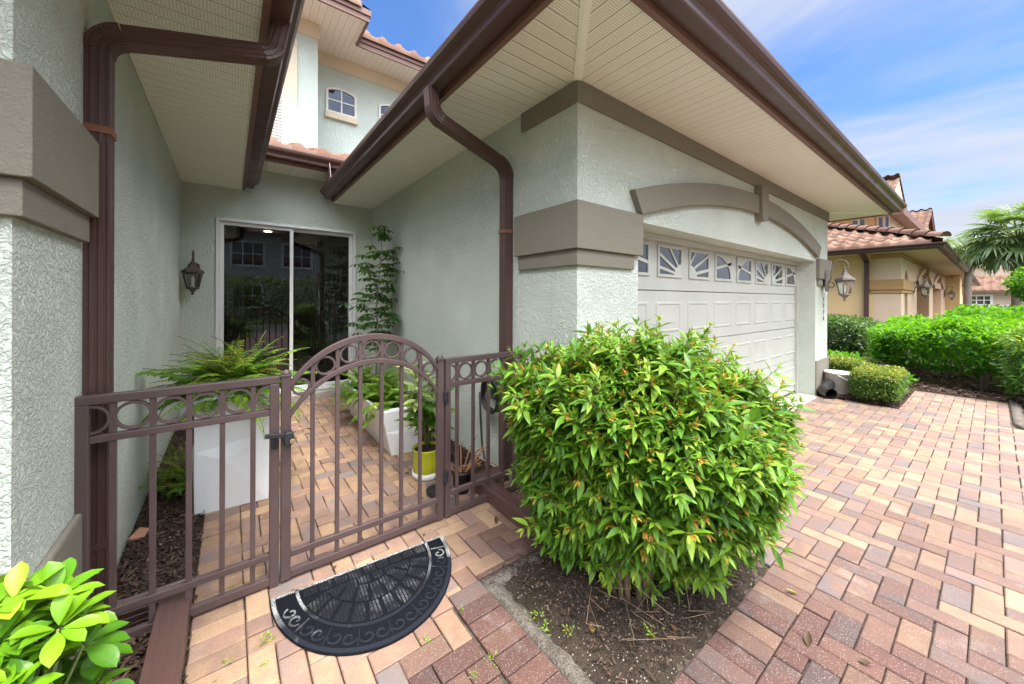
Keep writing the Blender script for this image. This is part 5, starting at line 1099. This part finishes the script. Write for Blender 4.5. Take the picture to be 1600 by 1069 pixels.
# ------------------------------------------------------------------ hedges and beds on the right
def hedge(name, label, cat, boxes, n, leaf, mat, group=None, rough=0.08, stems=None, wd=0.5, tbias=0.5, nseg=2):
    """boxes: (x0,y0,z0,x1,y1,z1); leaves over their skins, thinning inward, tops lighter, deeper leaves darker"""
    x0, y0, z0 = boxes[0][:3]; t = thing(name, label, cat, ((boxes[0][0]+boxes[0][3])/2, (boxes[0][1]+boxes[0][4])/2, 0.0), group); L = Leaves(); tpl = leaf_template(1.0, wd, nseg, 0.12, 0.25, 0.9, 0.48)
    area = [((b[3]-b[0])*(b[4]-b[1])*1.3+2*(b[5]-b[2])*((b[3]-b[0])+(b[4]-b[1]))*0.7) for b in boxes]
    for b, ar in zip(boxes, area):
        k = int(n*ar/sum(area)); c = np.array([(b[0]+b[3])/2, (b[1]+b[4])/2, (b[2]+b[5])/2]); h = np.array([(b[3]-b[0])/2, (b[4]-b[1])/2, (b[5]-b[2])/2])
        q = RNG.uniform(-1, 1, (k, 3)); side = RNG.uniform(0, 1, k); at, ax = h[0]*h[1]*1.3, h[1]*h[2]; ay = h[0]*h[2]; tot = at+2*ax+2*ay
        f = side*tot; nrm = np.zeros((k, 3)); m1 = f < at; m2 = (f >= at) & (f < at+2*ax); m3 = f >= at+2*ax
        q[m1, 2] = 1; nrm[m1, 2] = 1; s_ = np.where(RNG.uniform(0, 1, k) < 0.62, -1, 1); q[m2, 0] = s_[m2]; nrm[m2, 0] = s_[m2]; q[m3, 1] = s_[m3]; nrm[m3, 1] = s_[m3]
        depth = RNG.exponential(0.06, k)
        # superellipsoid rounding of the edges
        qq = q/np.maximum(1.0, (np.abs(q)**5).sum(1)**(1/5))[:, None]
        p = c+qq*h-nrm*depth[:, None]
        bump = np.sin(p[:, 0]*3.1+1.3)*np.sin(p[:, 1]*3.7+0.4)*rough+np.sin(p[:, 0]*7.3)*np.sin(p[:, 1]*6.1+2)*rough*0.6
        p += nrm*bump[:, None]+RNG.normal(0, leaf*0.35, (k, 3))
        d = nrm*0.8+RNG.normal(0, 0.6, (k, 3)); d[:, 2] += 0.15; d = norm(d)
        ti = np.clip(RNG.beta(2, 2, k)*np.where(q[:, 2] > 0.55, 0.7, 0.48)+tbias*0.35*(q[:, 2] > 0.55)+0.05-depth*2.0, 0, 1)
        L.add(tpl[0], tpl[1], frames(p, d, RNG.uniform(-1.2, 1.2, k), leaf*RNG.uniform(0.7, 1.25, k)), ti)
    for b, ar in zip(boxes, area):
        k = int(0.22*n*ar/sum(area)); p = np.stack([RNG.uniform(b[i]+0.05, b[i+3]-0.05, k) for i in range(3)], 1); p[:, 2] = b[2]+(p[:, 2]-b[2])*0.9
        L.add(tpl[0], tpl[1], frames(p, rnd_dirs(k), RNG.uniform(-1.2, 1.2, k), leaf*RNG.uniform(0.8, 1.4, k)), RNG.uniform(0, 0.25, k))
    L.build('foliage', mat, t)
    if stems:
        sm = MB()
        for (sx, sy, hh, sr) in stems:
            for j in range(random.randint(3, 5)):
                a = random.uniform(0, 6.28); e = random.uniform(0.2, 0.55); sm.tube([(sx+0.05*math.cos(a), sy+0.05*math.sin(a), -0.05), (sx+0.2*e*math.cos(a), sy+0.2*e*math.sin(a), hh*0.5), (sx+e*math.cos(a), sy+e*math.sin(a), hh)], [sr, sr*0.75, sr*0.4], 6)
        sm.build('stems', 'greystem', t)
    return t
hedge('boxwood', 'low clipped golden-green boxwood block between the white bucket and the driveway', 'hedge', [(7.28, 0.80, 0.06, 8.42, 1.31, 0.48), (8.12, 1.25, 0.12, 8.75, 3.2, 0.50)], 34000, 0.030, 'box', None, 0.02, None, 0.6, 0.9, 2)
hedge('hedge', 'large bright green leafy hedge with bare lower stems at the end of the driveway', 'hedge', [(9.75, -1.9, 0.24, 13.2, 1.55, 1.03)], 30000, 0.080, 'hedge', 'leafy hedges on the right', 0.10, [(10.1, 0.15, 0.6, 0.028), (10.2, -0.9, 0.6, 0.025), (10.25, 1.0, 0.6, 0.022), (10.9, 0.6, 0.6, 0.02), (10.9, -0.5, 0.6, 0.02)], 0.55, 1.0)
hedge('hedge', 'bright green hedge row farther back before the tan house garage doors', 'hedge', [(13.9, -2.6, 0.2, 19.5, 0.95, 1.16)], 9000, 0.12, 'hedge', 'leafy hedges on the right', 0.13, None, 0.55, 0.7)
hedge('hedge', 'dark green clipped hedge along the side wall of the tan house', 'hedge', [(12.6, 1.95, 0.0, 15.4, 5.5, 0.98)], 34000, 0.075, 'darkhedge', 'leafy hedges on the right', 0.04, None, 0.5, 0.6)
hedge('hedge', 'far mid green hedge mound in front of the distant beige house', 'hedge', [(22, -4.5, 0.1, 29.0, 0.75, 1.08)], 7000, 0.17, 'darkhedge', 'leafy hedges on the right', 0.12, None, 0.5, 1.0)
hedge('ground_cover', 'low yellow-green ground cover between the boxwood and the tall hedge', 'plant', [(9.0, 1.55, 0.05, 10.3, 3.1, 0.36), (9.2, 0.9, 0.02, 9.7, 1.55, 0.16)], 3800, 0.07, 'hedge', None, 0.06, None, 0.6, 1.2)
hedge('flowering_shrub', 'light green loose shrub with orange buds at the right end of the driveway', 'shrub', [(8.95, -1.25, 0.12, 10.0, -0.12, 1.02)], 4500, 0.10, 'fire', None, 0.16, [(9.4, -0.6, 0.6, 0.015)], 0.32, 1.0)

# bucket and drain elbow by the pillar
bk = thing('bucket', 'white plastic bucket standing between the garage pillar and the boxwood', 'bucket', (7.76, 1.515, 0))
m = MB(); bc = (7.76, 1.515, 0.0); m.lathe([(0.0, 0.012), (0.115, 0.0), (0.122, 0.01), (0.165, 0.33), (0.176, 0.332), (0.178, 0.352), (0.168, 0.352), (0.160, 0.33), (0.116, 0.02), (0.0, 0.018)], bc, 28); m.build('pail', 'white_trim', bk)
m = MB(); m.tube([(7.76+0.176*math.cos(a), 1.515+0.176*math.sin(a)*0.9-0.02, 0.325-0.10*math.sin((a-3.14)/3.14*3.14)) for a in [3.14+3.14*i/14 for i in range(15)]], 0.004, 6); m.build('handle', 'alu', bk)
de = thing('drain_elbow', 'short shiny black drain elbow on the ground at the foot of the garage pillar', 'drain pipe', (7.4, 1.6, 0))
m = MB(); pts = [(7.62, 1.60, 0.16), (7.56, 1.605, 0.135)]+[tuple(q) for q in bend((7.56, 1.605, 0.135), (7.36, 1.615, 0.088), (7.25, 1.50, 0.078), 0.12, 8)]+[(7.245, 1.495, 0.078)]
rs = [0.075]*2+[0.078+0.003*(i % 2) for i in range(9)]+[0.082]
m.tube(pts, rs, 20, caps=False); m.tube([pts[-1], pts[-1]], [0.082, 0.07], 20, caps=False); m.tube(pts[::-1], [r_*0.86 for r_ in rs[::-1]], 20, caps=False); m.build('pipe', 'blackplastic', de)

# ------------------------------------------------------------------ the tan house next door
tan = thing('tan_house', 'tan stucco house with rosy barrel tile roof beyond the hedges', 'house', (16.5, 1.75, 0))
def tp(m, name, mat, bevel=0.0, parent=None, label=None): return m.build(name, mat, parent or tan, bevel, label=label)
m = MB(); m.box(16.5, 2.35, -0.1, 60.0, 9.0, 3.05); tp(m, 'wall', 'tan', label='tan side wall')
fp = [(16.5, -0.1), (17.25, -0.1), (17.25, 2.25), (17.42, 2.45), (17.6, 2.5), (17.78, 2.45), (17.95, 2.25), (17.95, -0.1)]
for a, b in ((20.3, 24.6), (26.2, 30.8), (37.2, 42.5), (45.0, 51.0)): fp += [(a, -0.1), (a, 2.12), (b, 2.12), (b, -0.1)]
fp += [(60.0, -0.1), (60.0, 3.05), (16.5, 3.05)]
m = MB(); m.prism(fp, 1, 1.75, 2.352); tp(m, 'wall', 'tan_light', label='peach garage front')
for a, b in ((20.3, 24.6), (26.2, 30.8), (37.2, 42.5), (45.0, 51.0)):
    m = MB(); m.box(a, 2.28, 0, b, 2.345, 2.12)
    for z in (0.53, 1.06, 1.59): m.box(a, 2.27, z-0.012, b, 2.279, z+0.012)
    tp(m, 'garage_door', 'tan_door')
    i1, o1 = arc_pts(a-0.3, b+0.3, 2.10, 0.52, 18), arc_pts(a-0.45, b+0.45, 2.22, 0.56, 18); m = MB(); n = 19
    m.add([(p[0], y, p[1]) for y in (1.66, 1.752) for q in (i1, o1) for p in q], sum([[(i, i+1, n+i+1, n+i), (i, 2*n+i, 2*n+i+1, i+1), (n+i, n+i+1, 3*n+i+1, 3*n+i)] for i in range(n-1)], []))
    ar = tp(m, 'arch_trim', 'tan_light'); c_ = (a+b)/2
    m = MB(); m.box(c_-0.14, 1.60, 2.40, c_+0.14, 1.75, 2.80); m.build('keystone', 'tan_band', ar, 0.01)
m = MB(); m.prism([(33.3, 1.2), (35.6, 1.2), (35.6, 1.752), (33.3, 1.752)], 2, -0.1, 3.0); tp(m, 'wall', 'tan', label='projecting bay')
m = MB(); m.prism([(16.44, 1.69), (18.9, 1.69), (18.9, 1.755), (16.506, 1.755), (16.506, 2.46), (16.44, 2.46)], 2, 1.842, 2.163); m.prism([(16.47, 1.72), (18.8, 1.72), (18.8, 1.755), (16.506, 1.755), (16.506, 2.44), (16.47, 2.44)], 2, 1.732, 1.8415); m.prism([(16.475, 1.725), (60, 1.725), (60, 1.755), (16.506, 1.755), (16.506, 2.43), (16.475, 2.43)], 2, 2.838, 2.986); tp(m, 'corner_band', 'tan_band', 0.005)
m = MB(); m.prism([(15.78, 0.98), (60.5, 0.98), (60.5, 1.748), (16.5, 1.748), (16.498, 9.0), (15.78, 9.0)], 2, 2.986, 2.998); tp(m, 'soffit', 'peach_soffit')
pth = [(15.78, 9.0, 2.986), (15.78, 0.98, 2.986), (60.5, 0.98, 2.986)]
m = MB(); m.sweep(pth, FASC); tp(m, 'fascia', 'fascia'); m = MB(); m.sweep(pth, GUT); tp(m, 'gutter', 'gutter')
m = MB(); m.sweep([(16.42, 2.52, 0.1), (16.42, 2.52, 2.72), (16.34, 2.52, 2.80), (15.75, 2.52, 2.95), (15.70, 2.52, 3.02)], ds_prof(0.11, 0.11), upv=(0, 1, 0)); tp(m, 'downspout', 'gutter')
tr = tile_roof('roof', (15.68, 0.88, 3.19), (0, 1, 0), 8.2, (1, 0, 0), 0.375, 22, 'tile_far', tan, 1.0, 0.0, 0.34, 0.38, 0.055)
tile_roof('roof', (15.68, 0.88, 3.19), (1, 0, 0), 44.8, (0, 1, 0), 0.375, 12, 'tile_far', tan, 1.0, 0.0, 0.6, 0.6, 0.055)
ridge_tiles((15.62, 0.82, 3.24), (20.1, 5.3, 4.90), tan, 'tile_far', 0.13, 0.42)
# upper storey
m = MB(); m.box(24.0, 2.85, 3.0, 33.0, 12.0, 5.60); tp(m, 'wall', 'tan_light', label='upper storey')
m = MB(); m.box(23.93, 3.40, 3.0, 24.02, 3.70, 5.60); m.box(23.96, 4.22, 3.0, 24.02, 4.6, 5.6); tp(m, 'pilaster', 'tan')
for y0, y1 in ((3.98, 4.18), (3.74, 3.92), (3.13, 3.28), (2.93, 3.05)):
    m = MB(); m.box(23.94, y0, 4.3, 23.965, y1, 5.35); m.box(23.94, y0-0.03, 4.25, 23.998, y0, 5.40); m.box(23.94, y1, 4.25, 23.998, y1+0.03, 5.40); m.box(23.935, y0, 4.82, 23.99, y1, 4.86); w = tp(m, 'window', 'white_trim')
    m = MB(); m.quad((23.937, y0+0.005, 4.31), (23.937, y1-0.005, 4.31), (23.937, y1-0.005, 5.34), (23.937, y0+0.005, 5.34)); m.build('pane', 'pane', w)
m = MB(); m.box(23.3, 2.40, 5.30, 33.5, 2.849, 5.62); tp(m, 'fascia', 'fascia')
m = MB(); m.box(23.3, 2.849, 5.56, 23.998, 12, 5.62); tp(m, 'soffit', 'peach_soffit')
tile_roof('roof', (23.25, 2.9, 5.66), (0, 1, 0), 9.0, (1, 0, 0), 0.55, 10, 'tile_far', tan, 0, 0, 0.34, 0.4)
tile_roof('roof', (30.75, 2.9, 5.66), (0, 1, 0), 9.0, (-1, 0, 0), 0.55, 10, 'tile_far', tan, 0, 0, 0.34, 0.4)
m = MB(); m.prism([(23.3, 5.6), (30.7, 5.6), (27.0, 7.62)], 1, 2.95, 3.05); tp(m, 'gable', 'tan_light')
nx = thing('tan_house', 'farther tan house with a tiled gable roof showing above the nearer tan house', 'house', (34, 2.6, 0))
m = MB(); m.box(34.3, 2.75, 3.0, 39.7, 10.0, 5.75); m.prism([(34.3, 5.75), (39.7, 5.75), (37, 7.3)], 1, 2.75, 3.0); m.build('wall', 'tan_light', nx)
tile_roof('roof', (33.7, 2.5, 5.75), (0, 1, 0), 8.0, (1, 0, 0), 0.54, 9, 'tile_far', nx, 0, 0, 0.40, 0.38, 0.07)
tile_roof('roof', (40.4, 2.5, 5.75), (0, 1, 0), 8.0, (-1, 0, 0), 0.54, 9, 'tile_far', nx, 0, 0, 0.40, 0.38, 0.07)
m = MB(); m.box(33.72, 2.52, 5.50, 33.85, 10.0, 5.74); m.build('fascia', 'fascia', nx)
m = MB(); m.sweep([(33.75, 2.55, 5.72), (37.0, 2.55, 7.45)], [(-0.02, -0.16), (0.02, -0.16), (0.02, 0.0), (-0.02, 0.0)], upv=(0, 0, 1)); m.sweep([(37.0, 2.55, 7.45), (40.3, 2.55, 5.72)], [(-0.02, -0.16), (0.02, -0.16), (0.02, 0.0), (-0.02, 0.0)]); m.build('verge_board', 'fascia', nx)

# ------------------------------------------------------------------ the distant beige house
fh = thing('beige_house', 'distant beige house with a low rosy tile roof and a white-framed window behind the palms', 'house', (88, 0, 0))
m = MB(); m.box(90, -14, -0.1, 104, 9, 3.0); m.box(96, -5.0, 3.0, 110, 9, 7.6); m.box(99, -20, 3.0, 112, -5.01, 6.4); m.build('wall', 'beige', fh)
m = MB(); m.box(89.0, -14.5, 2.75, 89.2, 9.5, 3.02); m.build('fascia', 'fascia', fh)
tile_roof('roof', (89.0, -14.5, 3.05), (0, 1, 0), 24, (1, 0, 0), 0.34, 16, 'tile_far', fh, 0, 0, 0.8, 0.45, 0.10)
tile_roof('roof', (94.6, 1.3, 7.7), (0, 1, 0), 9, (1, 0, 0), 0.42, 16, 'tile_far', fh, 0, 0, 0.8, 0.45, 0.10)
m = MB(); m.box(89.9, 0.10, 0.75, 90.0, 0.35, 2.45); m.box(89.9, 2.25, 0.75, 90.0, 2.5, 2.45); m.box(89.9, 0.35, 0.75, 90.0, 2.25, 1.0); m.box(89.9, 0.35, 2.2, 90.0, 2.25, 2.45)
for y in (0.92, 1.62): m.box(89.91, y-0.05, 1.0, 89.97, y+0.05, 2.2)
m.box(89.91, 0.35, 1.55, 89.96, 2.25, 1.65); w = m.build('window', 'white_trim', fh)
m = MB(); m.quad((89.95, 0.35, 1.0), (89.95, 2.25, 1.0), (89.95, 2.25, 2.2), (89.95, 0.35, 2.2)); m.build('pane', 'pane', w)
m = MB()
for k in range(90):
    y = -9.5+k*0.1; m.box(86.9, y, 0.0, 86.93, y+0.07, 0.95)
m.box(86.93, -9.5, 0.2, 86.97, -0.5, 0.3); m.box(86.93, -9.5, 0.7, 86.97, -0.5, 0.8)
o = m.build('picket_fence', 'white_trim'); tag(recenter(o, (86.9, -5, 0)), 'pale low fence in front of the distant beige house', 'fence')

# ------------------------------------------------------------------ palms and the shrub tree
def fan_leaf_mats(L, base, d, R_, tint, nb=22, droop=0.35):
    d = np.array(d, float); d /= np.linalg.norm(d); s = np.cross(d, [0, 0, 1.0]); s = s/np.linalg.norm(s) if np.linalg.norm(s) > 0.05 else np.array([1.0, 0, 0]); u = np.cross(s, d)
    ang = np.linspace(-2.35, 2.35, nb); dirs = np.cos(ang)[:, None]*d+np.sin(ang)[:, None]*s+(0.10+0.12*np.abs(ang))[:, None]*u-np.array([0, 0, droop*0.3])
    L.add(*PB, frames(np.tile(base, (nb, 1)), dirs, RNG.uniform(-.4, .4, nb), R_*(1-0.18*np.abs(ang)/2.35)*RNG.uniform(0.9, 1.05, nb)), tint+RNG.uniform(-.08, .08, nb))
PB = leaf_template(1.0, 0.085, 4, 0.25, 0.34, 0.7, 0.35)
fpm = thing('fan_palm', 'cabbage palm with stiff fan leaves and a thick grey trunk at the right edge', 'palm', (22.1, -0.55, 0)); L = Leaves(); st = MB()
st.tube([(22.1, -0.55, -0.1), (22.08, -0.55, 1.2), (22.1, -0.52, 2.6), (22.1, -0.50, 3.6)], [0.21, 0.18, 0.17, 0.20], 14)
tk = st.build('trunk', 'greystem', fpm); st = MB()
for i in range(64):
    z = -0.72+1.67*((i+0.5)/64); a = i*2.39996; r_ = math.sqrt(max(0.0, 1-min(1, abs(z))**2)); d = np.array([r_*math.cos(a), r_*math.sin(a), z*0.9+0.05]); d /= np.linalg.norm(d); pl_ = random.uniform(0.75, 1.12); b = np.array([22.1, -0.5, 3.75])+d*pl_+np.array([0, 0, -0.18*pl_*(1-z)])
    st.tube([(22.1, -0.5, 3.65), tuple(np.array([22.1, -0.5, 3.7])+d*pl_*0.6), tuple(b)], [0.03, 0.018, 0.012], 5, False)
    fan_leaf_mats(L, b, d+np.array([0, 0, -0.25]), random.uniform(0.60, 0.80), 0.2+0.3*(z+0.8)/1.8+random.uniform(-.1, .25)*(z < 0.2), 26, 1.3 if z < 0 else 0.7)
L.build('crown', 'palm', fpm); st.build('leaf_stalks', 'greenstem', fpm)
ff = thing('feather_palm', 'slender palm with drooping feathery fronds left of the fan palm', 'palm', (32.0, 0.9, 0)); L = Leaves(); st = MB()
st.tube([(32.0, 0.90, -0.1), (31.95, 0.88, 2.0), (32.0, 0.85, 3.9)], [0.19, 0.15, 0.13], 12); st.build('trunk', 'greystem', ff); st = MB()
PF = leaf_template(1.0, 0.12, 2, 0.1, 0.35, 0.8, 0.35)
for i in range(30):
    az = i*2.39996; el = 1.35-1.45*(i/30); pts = frond(L, (32.0, 0.85, 4.05), az, el, random.uniform(1.9, 2.5), 2.3 if el > 0.4 else 1.7, 44, 0.55, random.uniform(0.1, 0.65), PF, 3.2); st.tube(pts[::4]+[pts[-1]], 0.022, 5, False)
L.build('crown', 'palm', ff); st.build('leaf_stalks', 'greenstem', ff)
tr_ = thing('small_tree', 'round bright green small tree at the right edge below the fan palm', 'tree', (18.2, -0.95, 0)); L = Leaves(); st = MB(); st.tube([(18.2, -0.95, -0.1), (18.2, -0.93, 1.0), (18.25, -0.95, 1.9)], [0.07, 0.055, 0.03], 8)
k = 4200; d = rnd_dirs(k); rr = RNG.uniform(0.45, 1.0, k)**0.5*(1+0.12*np.sin(d[:, 0]*7)*np.sin(d[:, 2]*6+1)); p = np.array([18.2, -0.95, 1.98])+d*rr[:, None]*np.array([0.72, 0.72, 0.55])
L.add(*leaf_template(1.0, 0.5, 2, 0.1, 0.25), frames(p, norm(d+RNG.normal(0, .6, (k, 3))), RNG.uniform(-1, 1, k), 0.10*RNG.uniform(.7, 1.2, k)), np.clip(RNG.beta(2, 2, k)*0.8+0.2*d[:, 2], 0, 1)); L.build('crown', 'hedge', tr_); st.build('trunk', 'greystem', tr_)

# ------------------------------------------------------------------ across the street (seen in the door and garage glass)
ac = thing('grey_house', 'grey two-storey house across the street, mirrored in the sliding glass door', 'house', (3, -22, 0))
m = MB(); m.box(-9, -30, -0.1, 15, -20, 6.2); m.prism([(-2.5, 6.2), (5.5, 6.2), (1.5, 8.3)], 1, -20.4, -20.0); m.build('wall', 'greywall', ac)
for (x0, x1, z0, z1) in ((0.1, 1.9, 3.9, 5.5), (3.2, 5.0, 3.9, 5.5), (0.2, 1.8, 0.9, 2.4), (7, 9, 3.9, 5.5), (-5, -3, 3.9, 5.5)):
    m = MB(); m.box(x0-0.15, -19.999, z0-0.15, x1+0.15, -19.93, z0); m.box(x0-0.15, -19.999, z1, x1+0.15, -19.93, z1+0.15); m.box(x0-0.15, -19.999, z0, x0, -19.93, z1); m.box(x1, -19.999, z0, x1+0.15, -19.93, z1)
    for q in range(1, 3): m.box(x0+(x1-x0)*q/3-0.03, -19.99, z0, x0+(x1-x0)*q/3+0.03, -19.95, z1)
    m.box(x0, -19.99, (z0+z1)/2-0.03, x1, -19.951, (z0+z1)/2+0.03); w = m.build('window', 'white_trim', ac)
    m = MB(); m.quad((x0, -19.97, z0), (x1, -19.97, z0), (x1, -19.97, z1), (x0, -19.97, z1)); m.build('pane', 'pane', w)
tile_roof('roof', (-9.5, -19.4, 6.25), (1, 0, 0), 25, (0, -1, 0), 0.4, 12, 'tile', ac, 0, 0, 0.8, 0.5)
hedge('hedge', 'tall dark hedge across the street, mirrored in the sliding glass door', 'hedge', [(-8, -16.5, 0.0, 12, -14.6, 2.6)], 9000, 0.22, 'darkhedge', None, 0.2, None, 0.55, 0.8)

# ------------------------------------------------------------------ weeds in the joints, fallen leaves
WT = leaf_template(1.0, 0.4, 2, 0.1, 0.3)
for q, (x, y, s_, lab) in enumerate(((0.125, 1.925, 0.05, 'largest weed tuft, sprouting between cream pavers left of the doormat'), (0.006, 1.902, 0.035, 'small weed tuft in the long joint nearest the left drain pipe'), (0.111, 1.803, 0.028, 'tiny yellowish weed tuft just below the largest one'), (0.021, 2.393, 0.03, 'weed sprouting from a paver joint behind the left fence panel'),
        (0.679, 1.509, 0.034, 'weed tuft touching the curved edge of the doormat'), (0.887, 1.551, 0.026, 'weed in the joint between the doormat tip and the concrete strip'), (0.873, 1.265, 0.034, 'weed tuft in the red pavers beside the concrete strip'), (0.773, 1.253, 0.026, 'weed at the bottom edge of the photo in red pavers'),
        (1.156, 1.315, 0.05, 'small seedling on the soil next to the concrete strip'), (1.145, 1.234, 0.05, 'seedling on the soil below the first one by the concrete strip'), (1.217, 1.16, 0.045, 'pale seedling on the open soil under the big shrub'), (1.50, 0.93, 0.06, 'green seedling low at the front of the shrub bed'))):
    L = Leaves(); k = 26; a = RNG.uniform(0, 6.283, k); e = RNG.uniform(0.1, 1.2, k); d = np.stack([np.cos(a)*np.cos(e), np.sin(a)*np.cos(e), np.sin(e)], 1); p = np.array([x, y, 0.0])+d*RNG.uniform(0.1, 0.9, k)[:, None]*s_*0.6+np.stack([RNG.normal(0, s_*0.25, k), RNG.normal(0, s_*0.25, k), np.zeros(k)], 1)
    L.add(*WT, frames(p, d, RNG.uniform(-1, 1, k), s_*0.34*RNG.uniform(.6, 1.2, k)), RNG.uniform(0.4, 1.0, k)); o = L.build('weed', 'schef' if q < 8 else 'fire')
    tag(recenter(o, (x, y, 0)), lab, 'weed', 'weeds in the joints and soil')
M['deadleaf'] = mat_leaf('dead_leaf', [(0.0, (0.05, 0.025, 0.012)), (0.5, (0.16, 0.085, 0.035)), (0.8, (0.30, 0.19, 0.07)), (1.0, (0.42, 0.44, 0.08))], 0.6, 0.15)
LV = leaf_template(1.0, 0.45, 4, 0.25, -0.25, 0.9, 0.5)
for q, (x, y, s_, ti, lab) in enumerate(((2.30, 0.60, 0.055, 1.0, 'yellow-green fallen leaf on the bordering pavers right of the shrub'), (1.984, 0.483, 0.07, 0.05, 'dark curled dead leaf on the red pavers'), (2.074, 0.341, 0.045, 0.1, 'thin dark leaf on a red paver near the bottom edge'), (1.408, 2.007, 0.06, 0.05, 'dark dead leaf in a joint near the right drain pipe'),
        (0.652, 2.40, 0.03, 0.1, 'dark scrap of leaf under the middle of the gate'), (0.99, 2.20, 0.035, 0.1, 'dark scrap of leaf under the hinge end of the gate'), (0.45, 2.225, 0.03, 0.15, 'dark scrap of leaf just outside the gate near its latch end'), (1.32, 1.12, 0.06, 0.75, 'tan dead leaf on the soil of the shrub bed'), (1.62, 0.90, 0.06, 0.5, 'brown dead leaf at the front of the shrub bed'), (1.18, 3.05, 0.05, 0.2, 'brown leaf on the pavers by the lime green pot'), (9.75, -0.35, 0.12, 0.9, 'yellow leaf on the mulch under the tall bright hedge'))):
    L = Leaves(); d = norm(np.array([[RNG.normal(), RNG.normal(), 0.05]])); L.add(*LV, frames([(x, y, 0.006)], d, [RNG.uniform(-.4, .4)], [s_]), [ti]); o = L.build('fallen_leaf', 'deadleaf'); tag(recenter(o, (x, y, 0.0)), lab, 'leaf', 'fallen leaves')
m = MB(); m.add([(-0.49, 3.19, 0.02), (-0.42, 3.17, 0.015), (-0.40, 3.24, 0.03), (-0.45, 3.28, 0.035), (-0.49, 3.19, 0.035), (-0.42, 3.17, 0.03), (-0.40, 3.24, 0.045), (-0.45, 3.28, 0.05)], [(3, 2, 1, 0), (4, 5, 6, 7), (0, 1, 5, 4), (1, 2, 6, 5), (2, 3, 7, 6), (3, 0, 4, 7)])
o = m.build('clay_shard', 'terracotta', None, 0.003); tag(recenter(o, (-0.44, 3.22, 0.02)), 'broken piece of orange clay on the bark mulch by the left wall', 'shard')
